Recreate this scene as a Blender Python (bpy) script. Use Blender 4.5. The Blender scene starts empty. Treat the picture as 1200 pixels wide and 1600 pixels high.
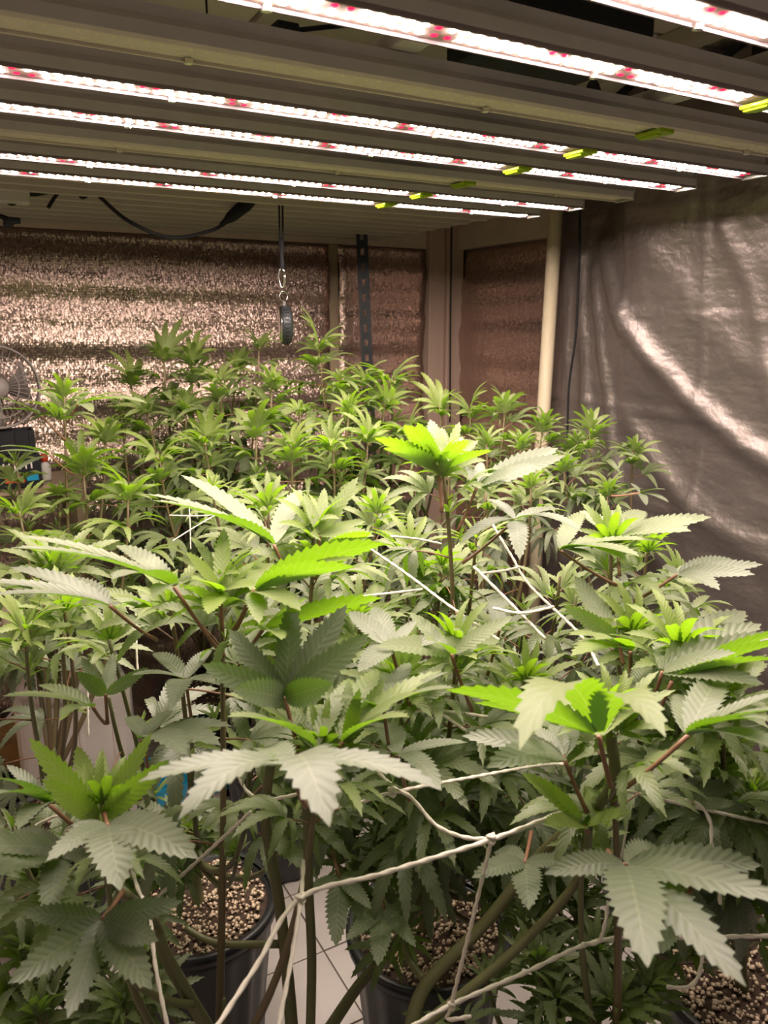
import bpy, math, random
from mathutils import Vector, Matrix
random.seed(7)
R = random.Random(11)
PI = math.pi
SC = bpy.context.scene
COL = SC.collection

# ------------------------------------------------------------------ camera, world, exposure
CAM_Z, FPX, PITCH, HEAD = 1.40, 1200.0, math.radians(13.81), math.radians(60.68)
cam_data = bpy.data.cameras.new('camera')
cam_data.sensor_fit = 'VERTICAL'
cam_data.sensor_height = 36.0
cam_data.lens = 36.0 * FPX / 1600.0
cam_data.clip_start = 0.02
cam = bpy.data.objects.new('camera', cam_data)
COL.objects.link(cam)
cam.location = (0, 0, CAM_Z)
cam.rotation_euler = (PI / 2 - PITCH, 0, HEAD - PI / 2)
cam_data.dof.use_dof = True
cam_data.dof.focus_distance = 1.15
cam_data.dof.aperture_fstop = 9.0
SC.camera = cam

world = bpy.data.worlds.new('room_light')
SC.world = world
world.use_nodes = True
world.node_tree.nodes['Background'].inputs[0].default_value = (1.0, 0.86, 0.78, 1)
world.node_tree.nodes['Background'].inputs[1].default_value = 0.11
SC.view_settings.view_transform = 'Standard'
SC.view_settings.look = 'None'
SC.view_settings.exposure = 0.0
SC.view_settings.gamma = 1.0
SC.view_settings.use_curve_mapping = False
LED_WHITE, LED_RED = 500.0, 2.2
SC.cycles.max_bounces = 6
SC.cycles.diffuse_bounces = 3
SC.cycles.adaptive_threshold = 0.05
SC.cycles.glossy_bounces = 3
SC.cycles.transmission_bounces = 4
SC.cycles.sample_clamp_indirect = 6.0
SC.cycles.caustics_reflective = False
SC.cycles.caustics_refractive = False

FW = Vector((math.cos(HEAD), math.sin(HEAD), 0))
RT = Vector((math.sin(HEAD), -math.cos(HEAD), 0))
FF = FW * math.cos(PITCH) + Vector((0, 0, -math.sin(PITCH)))
UU = RT.cross(FF)
CAMP = Vector((0, 0, CAM_Z))

def P(x, y, d):
    """world point seen at photo pixel x, y at d metres along the view axis"""
    return CAMP + (FF + RT * ((x - 600) / FPX) + UU * ((800 - y) / FPX)) * d

def at_y(x, y, Y):
    v = FF + RT * ((x - 600) / FPX) + UU * ((800 - y) / FPX)
    return CAMP + v * (Y / v.y)

def at_x(x, y, X):
    v = FF + RT * ((x - 600) / FPX) + UU * ((800 - y) / FPX)
    return CAMP + v * (X / v.x)

# ------------------------------------------------------------------ material helpers
MATS = {}
class N:
    def __init__(s, name):
        s.m = bpy.data.materials.new(name)
        s.m.use_nodes = True
        s.t = s.m.node_tree
        s.b = s.t.nodes['Principled BSDF']
        s.out = s.t.nodes['Material Output']
        MATS[name] = s.m
    def n(s, kind, **kw):
        nd = s.t.nodes.new(kind)
        for k, v in kw.items():
            if isinstance(k, str) and hasattr(nd, k):
                setattr(nd, k, v)
            else:
                nd.inputs[k].default_value = v
        return nd
    def l(s, a, b):
        s.t.links.new(a, b)
    def math(s, op, a, b=None, c=None):
        nd = s.t.nodes.new('ShaderNodeMath'); nd.operation = op
        for i, v in enumerate((a, b, c)):
            if v is None: continue
            if hasattr(v, 'links'): s.l(v, nd.inputs[i])
            else: nd.inputs[i].default_value = v
        return nd.outputs[0]
    def mix(s, fac, a, b):
        nd = s.t.nodes.new('ShaderNodeMix'); nd.data_type = 'RGBA'
        for i, v in ((0, fac), (6, a), (7, b)):
            if hasattr(v, 'links'): s.l(v, nd.inputs[i])
            else: nd.inputs[i].default_value = v if i == 0 else (*v, 1)
        return nd.outputs[2]
    def noise(s, scale, vec=None, detail=3.0, rough=0.55):
        nd = s.t.nodes.new('ShaderNodeTexNoise')
        nd.inputs['Scale'].default_value = scale; nd.inputs['Detail'].default_value = detail
        nd.inputs['Roughness'].default_value = rough
        if vec is not None: s.l(vec, nd.inputs['Vector'])
        return nd.outputs[0]
    def coord(s, which='Object', scale=None):
        tc = s.t.nodes.new('ShaderNodeTexCoord')
        if scale is None: return tc.outputs[which]
        mp = s.t.nodes.new('ShaderNodeMapping'); mp.inputs['Scale'].default_value = scale
        s.l(tc.outputs[which], mp.inputs['Vector'])
        return mp.outputs[0]
    def bump(s, h, strength, dist=0.002, prev=None):
        nd = s.t.nodes.new('ShaderNodeBump'); nd.inputs['Strength'].default_value = strength
        nd.inputs['Distance'].default_value = dist
        s.l(h, nd.inputs['Height'])
        if prev is not None: s.l(prev, nd.inputs['Normal'])
        return nd.outputs[0]
    def set(s, **kw):
        for k, v in kw.items():
            k = {'col': 'Base Color', 'rough': 'Roughness', 'metal': 'Metallic', 'spec': 'Specular IOR Level',
                 'nrm': 'Normal', 'emit': 'Emission Color', 'power': 'Emission Strength', 'alpha': 'Alpha',
                 'trans': 'Transmission Weight', 'ior': 'IOR', 'sheen': 'Sheen Weight', 'sss': 'Subsurface Weight'}[k]
            if hasattr(v, 'links'): s.l(v, s.b.inputs[k])
            else: s.b.inputs[k].default_value = (*v, 1) if isinstance(v, tuple) else v
        return s

def simple(name, col, rough=0.5, metal=0.0, var=0.12, scale=30.0, bump=0.0, spec=0.5):
    m = N(name)
    nz = m.noise(scale, m.coord())
    c2 = tuple(max(0.0, c * (1 - var)) for c in col); c1 = tuple(min(1.0, c * (1 + var)) for c in col)
    m.set(col=m.mix(nz, c2, c1), rough=rough, metal=metal, spec=spec)
    if bump: m.set(nrm=m.bump(nz, bump))
    return m.m

# leaf: serrated blade with midrib and side veins from its UV; object colour alpha = youth
def leaf_material():
    m = N('leaf_blade')
    uv = m.n('ShaderNodeUVMap'); uv.uv_map = 'UVMap'
    sp = m.n('ShaderNodeSeparateXYZ'); m.l(uv.outputs[0], sp.inputs[0])
    a = m.math('MULTIPLY', m.math('ABSOLUTE', m.math('SUBTRACT', sp.outputs[0], 0.5)), 2.0)
    ph = m.math('SUBTRACT', m.math('MULTIPLY', sp.outputs[1], 13.0), m.math('MULTIPLY', a, 1.7))
    w = m.math('SINE', m.math('MULTIPLY', ph, 2 * PI))
    vein = m.math('POWER', m.math('MULTIPLY_ADD', w, 0.5, 0.5), 6.0)
    rib = m.math('LESS_THAN', a, 0.055)
    vv = m.math('MAXIMUM', m.math('MULTIPLY', vein, 0.35), m.math('MULTIPLY', rib, 0.8))
    oi = m.n('ShaderNodeObjectInfo')
    young = oi.outputs['Alpha']
    rnd = oi.outputs['Random']
    nz = m.noise(60.0, m.coord(), 2.0)
    base = m.mix(young, (0.156, 0.177, 0.116), (0.290, 0.375, 0.062))
    base = m.mix(m.math('MULTIPLY', nz, 0.35), base, (0.205, 0.212, 0.160))
    base = m.mix(m.math('MULTIPLY', rnd, 0.35), base, (0.120, 0.134, 0.092))
    base = m.mix(m.math('MULTIPLY', vv, 0.45), base, (0.30, 0.32, 0.21))
    tr = m.mix(young, (0.150, 0.340, 0.005), (0.270, 0.520, 0.006))
    tr = m.mix(m.math('MULTIPLY', vv, 0.3), tr, (0.42, 0.55, 0.10))
    h = m.math('ADD', m.math('MULTIPLY', w, -0.5), m.math('MULTIPLY', rib, -0.8))
    nb = m.bump(h, 0.16, 0.0016)
    m.set(col=base, rough=0.43, spec=0.55, nrm=nb)
    m.b.inputs['Sheen Weight'].default_value = 0.12
    m.b.inputs['Sheen Roughness'].default_value = 0.4
    t = m.n('ShaderNodeBsdfTranslucent'); m.l(tr, t.inputs['Color']); m.l(nb, t.inputs['Normal'])
    mx = m.n('ShaderNodeMixShader'); m.l(m.math('MULTIPLY_ADD', young, 0.20, 0.27), mx.inputs[0])
    m.l(m.b.outputs[0], mx.inputs[1]); m.l(t.outputs[0], mx.inputs[2])
    m.l(mx.outputs[0], m.out.inputs[0])
    return m.m
LEAF = leaf_material()

def stem_material(name, c1, c2, c3):
    m = N(name)
    nz = m.noise(9.0, m.coord(), 3.0); st = m.noise(1.0, m.coord('Object', (260, 260, 12)), 2.0)
    c = m.mix(m.math('MULTIPLY', nz, 1.0), c1, c2)
    c = m.mix(m.math('MULTIPLY', st, 0.5), c, c3)
    m.set(col=c, rough=0.5, nrm=m.bump(st, 0.3, 0.001))
    return m.m
STEM = stem_material('green_stem', (0.10, 0.13, 0.045), (0.15, 0.15, 0.06), (0.13, 0.085, 0.05))
TWIG = stem_material('brown_shoot', (0.13, 0.14, 0.05), (0.15, 0.075, 0.05), (0.20, 0.15, 0.08))
PETIOLE = stem_material('red_petiole', (0.22, 0.085, 0.055), (0.20, 0.13, 0.06), (0.28, 0.12, 0.09))

def foil_material():
    m = N('woven_foil')
    co = m.coord('Object')
    gl = m.t.nodes.new('ShaderNodeTexVoronoi'); gl.inputs['Scale'].default_value = 1.0
    m.l(m.coord('Object', (300, 300, 165)), gl.inputs['Vector'])
    sp = m.n('ShaderNodeSeparateXYZ'); m.l(co, sp.inputs[0])
    gx = m.math('SINE', m.math('MULTIPLY', m.math('ADD', sp.outputs[0], sp.outputs[1]), 2 * PI / 0.0075))
    gz = m.math('SINE', m.math('MULTIPLY', sp.outputs[2], 2 * PI / 0.0075))
    grid = m.math('MAXIMUM', gx, gz)
    n2 = m.noise(1.0, m.coord('Object', (26, 26, 60)), 3.0)
    ge = m.n('ShaderNodeNewGeometry')
    sb = m.n('ShaderNodeVectorMath'); sb.operation = 'SUBTRACT'; m.l(gl.outputs['Color'], sb.inputs[0]); sb.inputs[1].default_value = (0.5, 0.5, 0.5)
    sc = m.n('ShaderNodeVectorMath'); sc.operation = 'SCALE'; m.l(sb.outputs[0], sc.inputs[0]); sc.inputs['Scale'].default_value = 0.42
    ad = m.n('ShaderNodeVectorMath'); ad.operation = 'ADD'; m.l(sc.outputs[0], ad.inputs[0]); m.l(ge.outputs['Normal'], ad.inputs[1])
    no = m.n('ShaderNodeVectorMath'); no.operation = 'NORMALIZE'; m.l(ad.outputs[0], no.inputs[0])
    b2 = m.bump(n2, 0.30, 0.006, no.outputs[0])
    b3 = m.bump(grid, 0.12, 0.001, b2)
    col = m.mix(m.math('MULTIPLY', m.math('MULTIPLY_ADD', grid, 0.5, 0.5), 0.35), (0.57, 0.425, 0.365), (0.38, 0.28, 0.235))
    m.set(col=col, metal=0.90, rough=0.30, nrm=b3)
    return m.m
FOIL = foil_material()

def curtain_material():
    m = N('silver_sheet')
    nz = m.noise(26.0, m.coord(), 5.0, 0.6)
    mg = m.noise(5.0, m.coord('Object', (1, 1.0, 2.2)), 3.0)
    b = m.bump(nz, 0.55, 0.006)
    b = m.bump(mg, 0.45, 0.02, b)
    m.set(col=m.mix(mg, (0.22, 0.185, 0.172), (0.28, 0.24, 0.225)), metal=0.68, rough=0.41, nrm=b)
    return m.m
CURTAIN = curtain_material()

def wood(name, c1, c2, axis=2):
    m = N(name)
    s = [60, 60, 60]; s[axis] = 3
    g = m.noise(1.0, m.coord('Object', tuple(s)), 4.0)
    m.set(col=m.mix(g, c1, c2), rough=0.6, nrm=m.bump(g, 0.15, 0.001))
    return m.m
POLE_WOOD = wood('pale_pole_wood', (0.70, 0.58, 0.40), (0.82, 0.70, 0.50))
POST_WOOD = wood('brown_post_wood', (0.46, 0.325, 0.255), (0.56, 0.40, 0.32))
STRIP_WOOD = wood('strip_wood', (0.30, 0.22, 0.14), (0.40, 0.30, 0.20))
HEADER = simple('header_board', (0.62, 0.49, 0.41), 0.7)
PLASTER = simple('plain_wall', (0.62, 0.54, 0.49), 0.8)
CEIL = simple('ceiling_board', (0.84, 0.76, 0.71), 0.7, scale=4)
CEIL_DARK = simple('ceiling_panel_dark', (0.66, 0.58, 0.54), 0.65, scale=4)
SLAT = simple('shelf_slat_paint', (0.50, 0.43, 0.38), 0.45, scale=8)
ALU = simple('bar_aluminium', (0.42, 0.41, 0.38), 0.38, 0.65, 0.06)
LIP = simple('lens_lip', (0.14, 0.10, 0.105), 0.6)
BOARD_OFF = simple('unlit_board', (0.64, 0.57, 0.47), 0.5)
ALU_DK = simple('bar_side_grey', (0.55, 0.52, 0.47), 0.6, 0.0)
BOARD = simple('led_board_tan', (0.50, 0.36, 0.33), 0.6)
BLACK = simple('black_plastic', (0.016, 0.016, 0.018), 0.6, var=0.3, spec=0.2)
BLACK_METAL = simple('black_steel', (0.03, 0.032, 0.036), 0.4, 0.3)
SILVER = simple('polished_steel', (0.78, 0.76, 0.72), 0.18, 1.0, 0.05)
POT = simple('pot_plastic', (0.016, 0.017, 0.019), 0.38, var=0.4, bump=0.1)
WHITE_PL = simple('white_plastic', (0.74, 0.66, 0.64), 0.4, var=0.04)
BLUE_PL = simple('blue_plastic', (0.02, 0.30, 0.52), 0.35)
CARD = simple('brown_card', (0.36, 0.20, 0.07), 0.7)
ROPE = simple('white_cord', (0.80, 0.73, 0.64), 0.75, var=0.06, scale=400)
SOIL = simple('potting_soil', (0.055, 0.032, 0.02), 0.9, var=0.5, scale=120, bump=0.8)
PERLITE = simple('perlite', (0.66, 0.52, 0.38), 0.8, var=0.15, scale=60)
GROUT = simple('grout', (0.22, 0.17, 0.14), 0.9)
TILE = simple('floor_tile_glaze', (0.60, 0.54, 0.51), 0.4, var=0.08, scale=5)
FAN_GREY = simple('fan_grey', (0.27, 0.23, 0.21), 0.5)
RED_PL = simple('red_plastic', (0.55, 0.06, 0.02), 0.5)

def clip_material():
    m = N('green_clip_plastic')
    m.set(col=(0.42, 0.55, 0.02), rough=0.3)
    t = m.n('ShaderNodeBsdfTranslucent'); t.inputs['Color'].default_value = (0.6, 0.8, 0.03, 1)
    mx = m.n('ShaderNodeMixShader'); mx.inputs[0].default_value = 0.4
    m.l(m.b.outputs[0], mx.inputs[1]); m.l(t.outputs[0], mx.inputs[2]); m.l(mx.outputs[0], m.out.inputs[0])
    return m.m
CLIP = clip_material()
def glow(name, col, power):
    m = N(name); m.set(col=(0.8, 0.8, 0.8), emit=col, power=power); return m.m
LEDW = glow('led_white', (1.0, 0.835, 0.74), LED_WHITE)
LEDR = glow('led_red', (1.0, 0.005, 0.06), LED_RED); LEDR.node_tree.nodes['Principled BSDF'].inputs['Base Color'].default_value = (0.3, 0.0, 0.03, 1)
LEDOFF = simple('led_off', (0.75, 0.66, 0.45), 0.3)

# ------------------------------------------------------------------ mesh helpers
class MB:
    def __init__(s):
        s.v = []; s.f = []; s.m = []; s.uv = []
    def face(s, idx, mat=0, uv=None):
        s.f.append(tuple(idx)); s.m.append(mat); s.uv.append(uv)
    def box(s, c, size, rz=0.0, mat=0, rot=None):
        c = Vector(c); h = Vector(size) / 2; b = len(s.v)
        M = rot if rot is not None else Matrix.Rotation(rz, 3, 'Z')
        for z in (-1, 1):
            for x, y in ((-1, -1), (1, -1), (1, 1), (-1, 1)):
                s.v.append(c + M @ Vector((x * h.x, y * h.y, z * h.z)))
        for q in ((3, 2, 1, 0), (4, 5, 6, 7), (0, 1, 5, 4), (1, 2, 6, 5), (2, 3, 7, 6), (3, 0, 4, 7)):
            s.face([b + i for i in q], mat)
        return s
    def tube(s, pts, r, seg=8, mat=0, cap=True, twist=0.0, lobes=0):
        pts = [Vector(p) for p in pts]; n = len(pts); b = len(s.v)
        rr = r if isinstance(r, (list, tuple)) else [r] * n
        t0 = (pts[1] - pts[0]).normalized()
        up = Vector((0, 0, 1)) if abs(t0.z) < 0.9 else Vector((1, 0, 0))
        nx = t0.cross(up).normalized(); dist = 0.0
        for i, p in enumerate(pts):
            t = (pts[min(i + 1, n - 1)] - pts[max(i - 1, 0)]).normalized()
            nx = (nx - t * nx.dot(t)).normalized(); ny = t.cross(nx)
            if i: dist += (p - pts[i - 1]).length
            for k in range(seg):
                a = 2 * PI * k / seg
                q = rr[i]
                if lobes: q *= 0.62 + 0.42 * abs(math.cos((a - dist * twist) * lobes / 2))
                s.v.append(p + (nx * math.cos(a) + ny * math.sin(a)) * q)
        for i in range(n - 1):
            for k in range(seg):
                k2 = (k + 1) % seg
                s.face((b + i * seg + k, b + i * seg + k2, b + (i + 1) * seg + k2, b + (i + 1) * seg + k), mat)
        if cap:
            s.face([b + k for k in reversed(range(seg))], mat)
            s.face([b + (n - 1) * seg + k for k in range(seg)], mat)
        return s
    def lathe(s, prof, seg=24, c=(0, 0, 0), mat=0, rib=None, M=None, caps=True):
        b = len(s.v); c = Vector(c)
        for j, (r, z) in enumerate(prof):
            for k in range(seg):
                a = 2 * PI * k / seg; q = r * (rib(a, j) if rib else 1)
                v = Vector((q * math.cos(a), q * math.sin(a), z))
                s.v.append(c + (M @ v if M is not None else v))
        n = len(prof)
        for j in range(n - 1):
            for k in range(seg):
                k2 = (k + 1) % seg
                s.face((b + j * seg + k, b + j * seg + k2, b + (j + 1) * seg + k2, b + (j + 1) * seg + k), mat)
        if caps and prof[0][0] > 1e-5: s.face([b + k for k in reversed(range(seg))], mat)
        if caps and prof[-1][0] > 1e-5: s.face([b + (n - 1) * seg + k for k in range(seg)], mat)
        return s
    def mesh(s, name, mats, smooth=False):
        me = bpy.data.meshes.new(name)
        me.from_pydata([tuple(v) for v in s.v], [], s.f)
        for mt in (mats if isinstance(mats, (list, tuple)) else [mats]): me.materials.append(mt)
        me.polygons.foreach_set('material_index', s.m)
        if smooth: me.polygons.foreach_set('use_smooth', [True] * len(s.f))
        if any(u is not None for u in s.uv):
            ul = me.uv_layers.new(name='UVMap'); k = 0
            for u, f in zip(s.uv, s.f):
                for i in range(len(f)):
                    ul.data[k].uv = u[i] if u is not None else (0.5, 0.5); k += 1
        me.update()
        return me
    def build(s, name, mats, parent=None, smooth=False, bevel=0.0):
        o = link(name, s.mesh(name, mats, smooth), parent)
        if bevel:
            bv = o.modifiers.new('bevel', 'BEVEL'); bv.width = bevel; bv.segments = 2; bv.limit_method = 'ANGLE'
        return o

def link(name, data, parent=None):
    o = bpy.data.objects.new(name, data); COL.objects.link(o)
    if parent is not None:
        o.parent = parent
        o.matrix_parent_inverse = parent.matrix_world.inverted() if parent.type != 'EMPTY' else Matrix.Translation(-parent.location)
    return o
def tag(o, label=None, cat=None, group=None, kind=None):
    if label: o['label'] = label
    if cat: o['category'] = cat
    if group: o['group'] = group
    if kind: o['kind'] = kind
    return o
def empty(name, loc, label, cat, group=None):
    o = bpy.data.objects.new(name, None); COL.objects.link(o); o.location = loc
    o.empty_display_size = 0.05
    return tag(o, label, cat, group)
def struct(o): o['kind'] = 'structure'; return o

def bez(p0, p1, p2, p3, n):
    out = []
    for i in range(n + 1):
        t = i / n; u = 1 - t
        out.append(p0 * (u ** 3) + p1 * (3 * u * u * t) + p2 * (3 * u * t * t) + p3 * t ** 3)
    return out
def spline(pts, n=8):
    pts = [Vector(p) for p in pts]; out = []
    for i in range(len(pts) - 1):
        a = pts[max(i - 1, 0)]; b = pts[i]; c = pts[i + 1]; d = pts[min(i + 2, len(pts) - 1)]
        for k in range(n):
            t = k / n
            out.append(0.5 * ((2 * b) + (c - a) * t + (2 * a - 5 * b + 4 * c - d) * t * t + (3 * b - a - 3 * c + d) * t ** 3))
    out.append(pts[-1]); return out

# ------------------------------------------------------------------ the room
XW, YW, ZC = 1.77, 2.60, 2.02
XL, YF = -0.95, -0.9
FT = 1.668      # top of the foil lining
fl = MB().box(((XL + XW) / 2, (YF + YW) / 2, -0.03), (XW - XL + .2, YW - YF + .2, 0.05)).build('floor', GROUT)
struct(fl)
tile = MB().box((0, 0, 0), (0.196, 0.196, 0.008)).mesh('tile', TILE)
tilen = 0
for i in range(-5, 10):
    for j in range(-5, 14):
        x, y = 0.1 + i * 0.2, 0.05 + j * 0.2
        if XL < x < XW - 0.09 and 0.1 < y < YW - 0.09:
            o = link('tile', tile, fl); o.location = (x, y, -0.003 + R.uniform(-.0006, .0006)); tilen += 1
near = MB().box(((XL + XW) / 2, (YF + 0.04) / 2, -0.004), (XW - XL, 0.04 - YF, 0.006)).build('floor_sheet', TILE, fl)

struct(MB().box(((XL + XW) / 2, YW + 0.05, ZC / 2), (XW - XL + 0.2, 0.08, ZC)).build('wall_back', PLASTER))
struct(MB().box((XW + 0.06, (YF + YW) / 2, ZC / 2), (0.08, YW - YF, ZC)).build('wall_right', PLASTER))
struct(MB().box((XL - 0.05, (YF + YW) / 2, ZC / 2), (0.08, YW - YF, ZC)).build('wall_left', PLASTER))
ce = struct(MB().box(((XL + XW) / 2, (0.0 + YW) / 2, ZC + 0.05), (XW - XL + 0.2, YW + .1, 0.06)).build('ceiling', CEIL_DARK))
k = 0
for i in range(5):
    for j in range(6):
        x0 = -0.72 + i * 0.55; y0 = 0.22 + j * 0.46
        MB().box((x0, y0, ZC + 0.012), (0.535, 0.445, 0.016)).build('ceiling_panel', CEIL if (i + j) % 3 else CEIL_DARK, ce)
for x in (0.28, 0.98, 1.5):
    MB().box((x, 1.3, ZC - 0.015), (0.05, 2.5, 0.035)).build('batten', SLAT, ce)

def foil_sheet(name, axis, a0, a1, z0, z1, label, ph):
    mb = MB(); nu = max(2, int((a1 - a0) / 0.03)); nz = int((z1 - z0) / 0.015)
    for j in range(nz + 1):
        z = z0 + (z1 - z0) * j / nz
        for i in range(nu + 1):
            a = a0 + (a1 - a0) * i / nu
            w = 0.006 * math.sin(z * 33 + ph + 0.7 * math.sin(a * 2.1)) + 0.004 * math.sin(z * 71 + a * 1.3 + ph) + 0.010 * math.sin(z * 9 + ph) + 0.002 * math.sin(a * 17 + z * 11)
            w = 0.016 + 0.7 * (w + 0.012)
            mb.v.append(Vector((a, YW - w, z)) if axis == 'x' else Vector((XW + 0.02 - w, a, z)))
    for j in range(nz):
        for i in range(nu):
            q = (j * (nu + 1) + i, j * (nu + 1) + i + 1, (j + 1) * (nu + 1) + i + 1, (j + 1) * (nu + 1) + i)
            mb.face(q if axis == 'x' else q[::-1])
    o = mb.build(name, FOIL, None, True)
    so = o.modifiers.new('thick', 'SOLIDIFY'); so.thickness = 0.004; so.offset = -1
    return tag(o, label, 'foil lining')
foil_sheet('foil_lining', 'x', -0.9, 1.222, 0.02, FT, 'wide woven silver foil lining covering the back wall left of the wooden strip', 0.4)
foil_sheet('foil_lining', 'x', 1.26, 1.625, 0.02, FT, 'narrow woven foil panel on back wall behind the black slotted post', 0.1)
foil_sheet('foil_lining', 'y', 2.02, 2.56, 0.02, FT, 'woven foil panel on right wall between the corner post and the pale pole', 2.2)
struct(MB().box((1.241, YW - 0.012, 0.84), (0.036, 0.022, 1.66)).build('trim_1', STRIP_WOOD))
cp = empty('corner_post', (1.70, 2.56, 0), 'brown timber post standing in the far right corner', 'post')
MB().box((1.662, 2.572, 1.0), (0.07, 0.055, 2.0)).build('post_board', POST_WOOD, cp, bevel=0.003)
MB().box((1.735, 2.565, 1.0), (0.07, 0.07, 2.0)).build('post_board', POST_WOOD, cp, bevel=0.003)
struct(MB().box((0.35, YW - 0.014, (FT + ZC) / 2 + 0.003), (2.6, 0.024, ZC - FT)).build('trim_2', HEADER))
struct(MB().box((XW - 0.006, 2.28, (FT + ZC) / 2 + 0.003), (0.034, 0.52, ZC - FT)).build('trim_3', HEADER))
tag(MB().tube([at_x(706, 338, 1.70), at_x(704, 480, 1.699), at_x(703, 660, 1.70)], 0.003, 6).build('power_cord', BLACK, None, True),
    'thin black cord running straight down the brown corner post', 'cord')
tag(MB().tube(spline([Vector((1.665, 1.80, 2.03)), at_x(907, 300, 1.66), at_x(905, 400, 1.67), at_x(900, 520, 1.67), at_x(888, 620, 1.67), at_x(887, 780, 1.67)]), 0.0035, 6).build('power_cord', BLACK, None, True),
    'thin black cord hanging in front of the silver curtain', 'cord')
# the pale round pole
tag(MB().tube([Vector((1.66, 1.90, 0)), Vector((1.675, 1.93, 0.9)), Vector((1.70, 1.935, 2.015))], [0.021, 0.0215, 0.022], 20).build('round_pole', POLE_WOOD, None, True),
    'pale round wooden pole leaning at the edge of the silver curtain', 'pole')

# silver curtain with swags and packing creases
def curtain():
    ridges = [([(1.868, 1.60), (1.83, 1.35), (1.778, 1.02), (1.74, 0.80)], 0.030, 0.016),
              ([(1.93, 1.70), (1.91, 1.40), (1.88, 1.0), (1.86, .4)], 0.035, 0.012),
              ([(1.80, 1.56), (1.72, 1.25), (1.663, 0.955), (1.60, 0.7)], 0.026, 0.018),
              ([(1.76, 1.62), (1.661, 1.445), (1.504, 1.288), (1.365, 1.178), (1.166, 1.079), (0.8, 1.0)], 0.045, 0.027),
              ([(1.70, 1.70), (1.50, 1.55), (1.30, 1.36), (1.1, 1.25)], 0.06, 0.007),
              ([(1.62, 1.12), (1.45, 0.95), (1.25, 0.86), (1.0, 0.80)], 0.05, 0.016),
              ([(1.55, 0.80), (1.3, 0.62), (1.0, 0.52)], 0.06, 0.02),
              ([(1.30, 1.62), (1.22, 1.45), (1.16, 1.2)], 0.03, 0.006)]
    dense = []
    for pts, w, h in ridges:
        d = spline([Vector((a, b, 0)) for a, b in pts], 6)
        dense.append((d, w * 0.74, h * 0.9))
    y0, y1, z0, z1 = 0.15, 1.99, 0.03, 1.99
    nu, nz = 150, 150
    mb = MB(); rr = random.Random(3)
    def seg(p, a, b):
        ab = b - a; t = max(0, min(1, (p - a).dot(ab) / ab.dot(ab))); return (p - a - ab * t).length
    for j in range(nz + 1):
        z = z0 + (z1 - z0) * j / nz
        for i in range(nu + 1):
            y = y0 + (y1 - y0) * i / nu
            p = Vector((y, z, 0)); off = 0.0
            for d, w, h in dense:
                m = min(seg(p, d[k], d[k + 1]) for k in range(0, len(d) - 1, 1)) if abs(y - d[0].x) < 1.3 else 9
                off += h * math.exp(-(m / w) ** 2)
            for k in range(-1, 8):                       # packing creases
                for q, sgn in ((y - (0.27 * k + 0.03 * math.sin(z * 2)), 1), (z - (0.27 * k + 0.06 + 0.04 * (y - 1.2)), -1)):
                    if abs(q) < 0.03: off += 0.0045 * math.exp(-(q / 0.007) ** 2)
            off += 0.006 * math.sin(y * 9 + z * 4) + 0.004 * math.sin(z * 13 - y * 6) + 0.0022 * math.sin(y * 31 + z * 23)
            ty = max(0.0, min(1.0, (1.80 - y) / 0.25)); tl = 0.16 * max(0.0, z - 1.12) * ty * ty * (3 - 2 * ty)
            mb.v.append(Vector((XW - 0.028 - off - tl, y, z)))
    for j in range(nz):
        for i in range(nu):
            mb.face((j * (nu + 1) + i, (j + 1) * (nu + 1) + i, (j + 1) * (nu + 1) + i + 1, j * (nu + 1) + i + 1))
    o = mb.build('silver_curtain', CURTAIN, None, True)
    so = o.modifiers.new('thick', 'SOLIDIFY'); so.thickness = 0.0015; so.offset = -1
    tag(o, 'creased silver plastic sheet draped in swags over the right wall', 'curtain')
curtain()

# ------------------------------------------------------------------ slatted shelf and black slotted posts behind the lights
sh = empty('wall_shelf', (0.3, 2.2, 1.70), 'slatted shelf under the ceiling at the back with ribbed grey underside', 'shelf')
for i in range(9):
    y = 1.80 + i * 0.092
    mb = MB().box((0.30, y, 1.706 + 0.004 * (i % 2)), (2.16, 0.062, 0.014))
    mb.box((0.30, y - 0.026, 1.692), (2.16, 0.012, 0.024))
    mb.build('slat', SLAT, sh, bevel=0.002)
MB().box((1.395, 2.17, 1.712), (0.03, 0.84, 0.045)).build('end_beam', SLAT, sh, bevel=0.002)
MB().box((0.30, 1.755, 1.715), (2.16, 0.012, 0.04)).build('front_rail', SLAT, sh)

def slotted(name, p0, p1, w, label, cat, normal):
    p0, p1 = Vector(p0), Vector(p1); t = (p1 - p0).normalized(); L = (p1 - p0).length
    n = Vector(normal).normalized(); s = t.cross(n).normalized(); n = s.cross(t)
    root = empty(name, p0, label, cat)
    M = Matrix((s, t, n)).transposed()
    # face with slots left open: two side rails and bridges
    pitch = 0.05; mb = MB()
    for sg in (-1, 1):
        mb.box(p0 + t * L / 2 + s * sg * w * 0.33, (w * 0.34, L, 0.003), rot=M)
    kk = int(L / pitch)
    for i in range(kk + 1):
        mb.box(p0 + t * min(i * pitch + 0.01, L - .01) + n * 0.0002, (w * 0.4, pitch * 0.55, 0.0026), rot=M)
    mb.build('slotted_face', BLACK_METAL, root)
    MB().box(p0 + t * L / 2 + s * w * 0.5 - n * w * 0.4, (0.003, L, w * 0.8), rot=M).build('side_flange', BLACK_METAL, root)
    return root
slotted('rack_post', (1.335, 2.40, 0.0), (1.262, 2.40, 1.69), 0.038, 'black slotted steel post standing before the back wall foil', 'post', (-0.25, -1, 0))
slotted('rack_beam', (-0.3, 1.24, 1.79), (1.5, 1.24, 1.79), 0.04, 'black slotted steel beam crossing above the lit bars', 'beam', (0, -1, -0.5))

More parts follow.
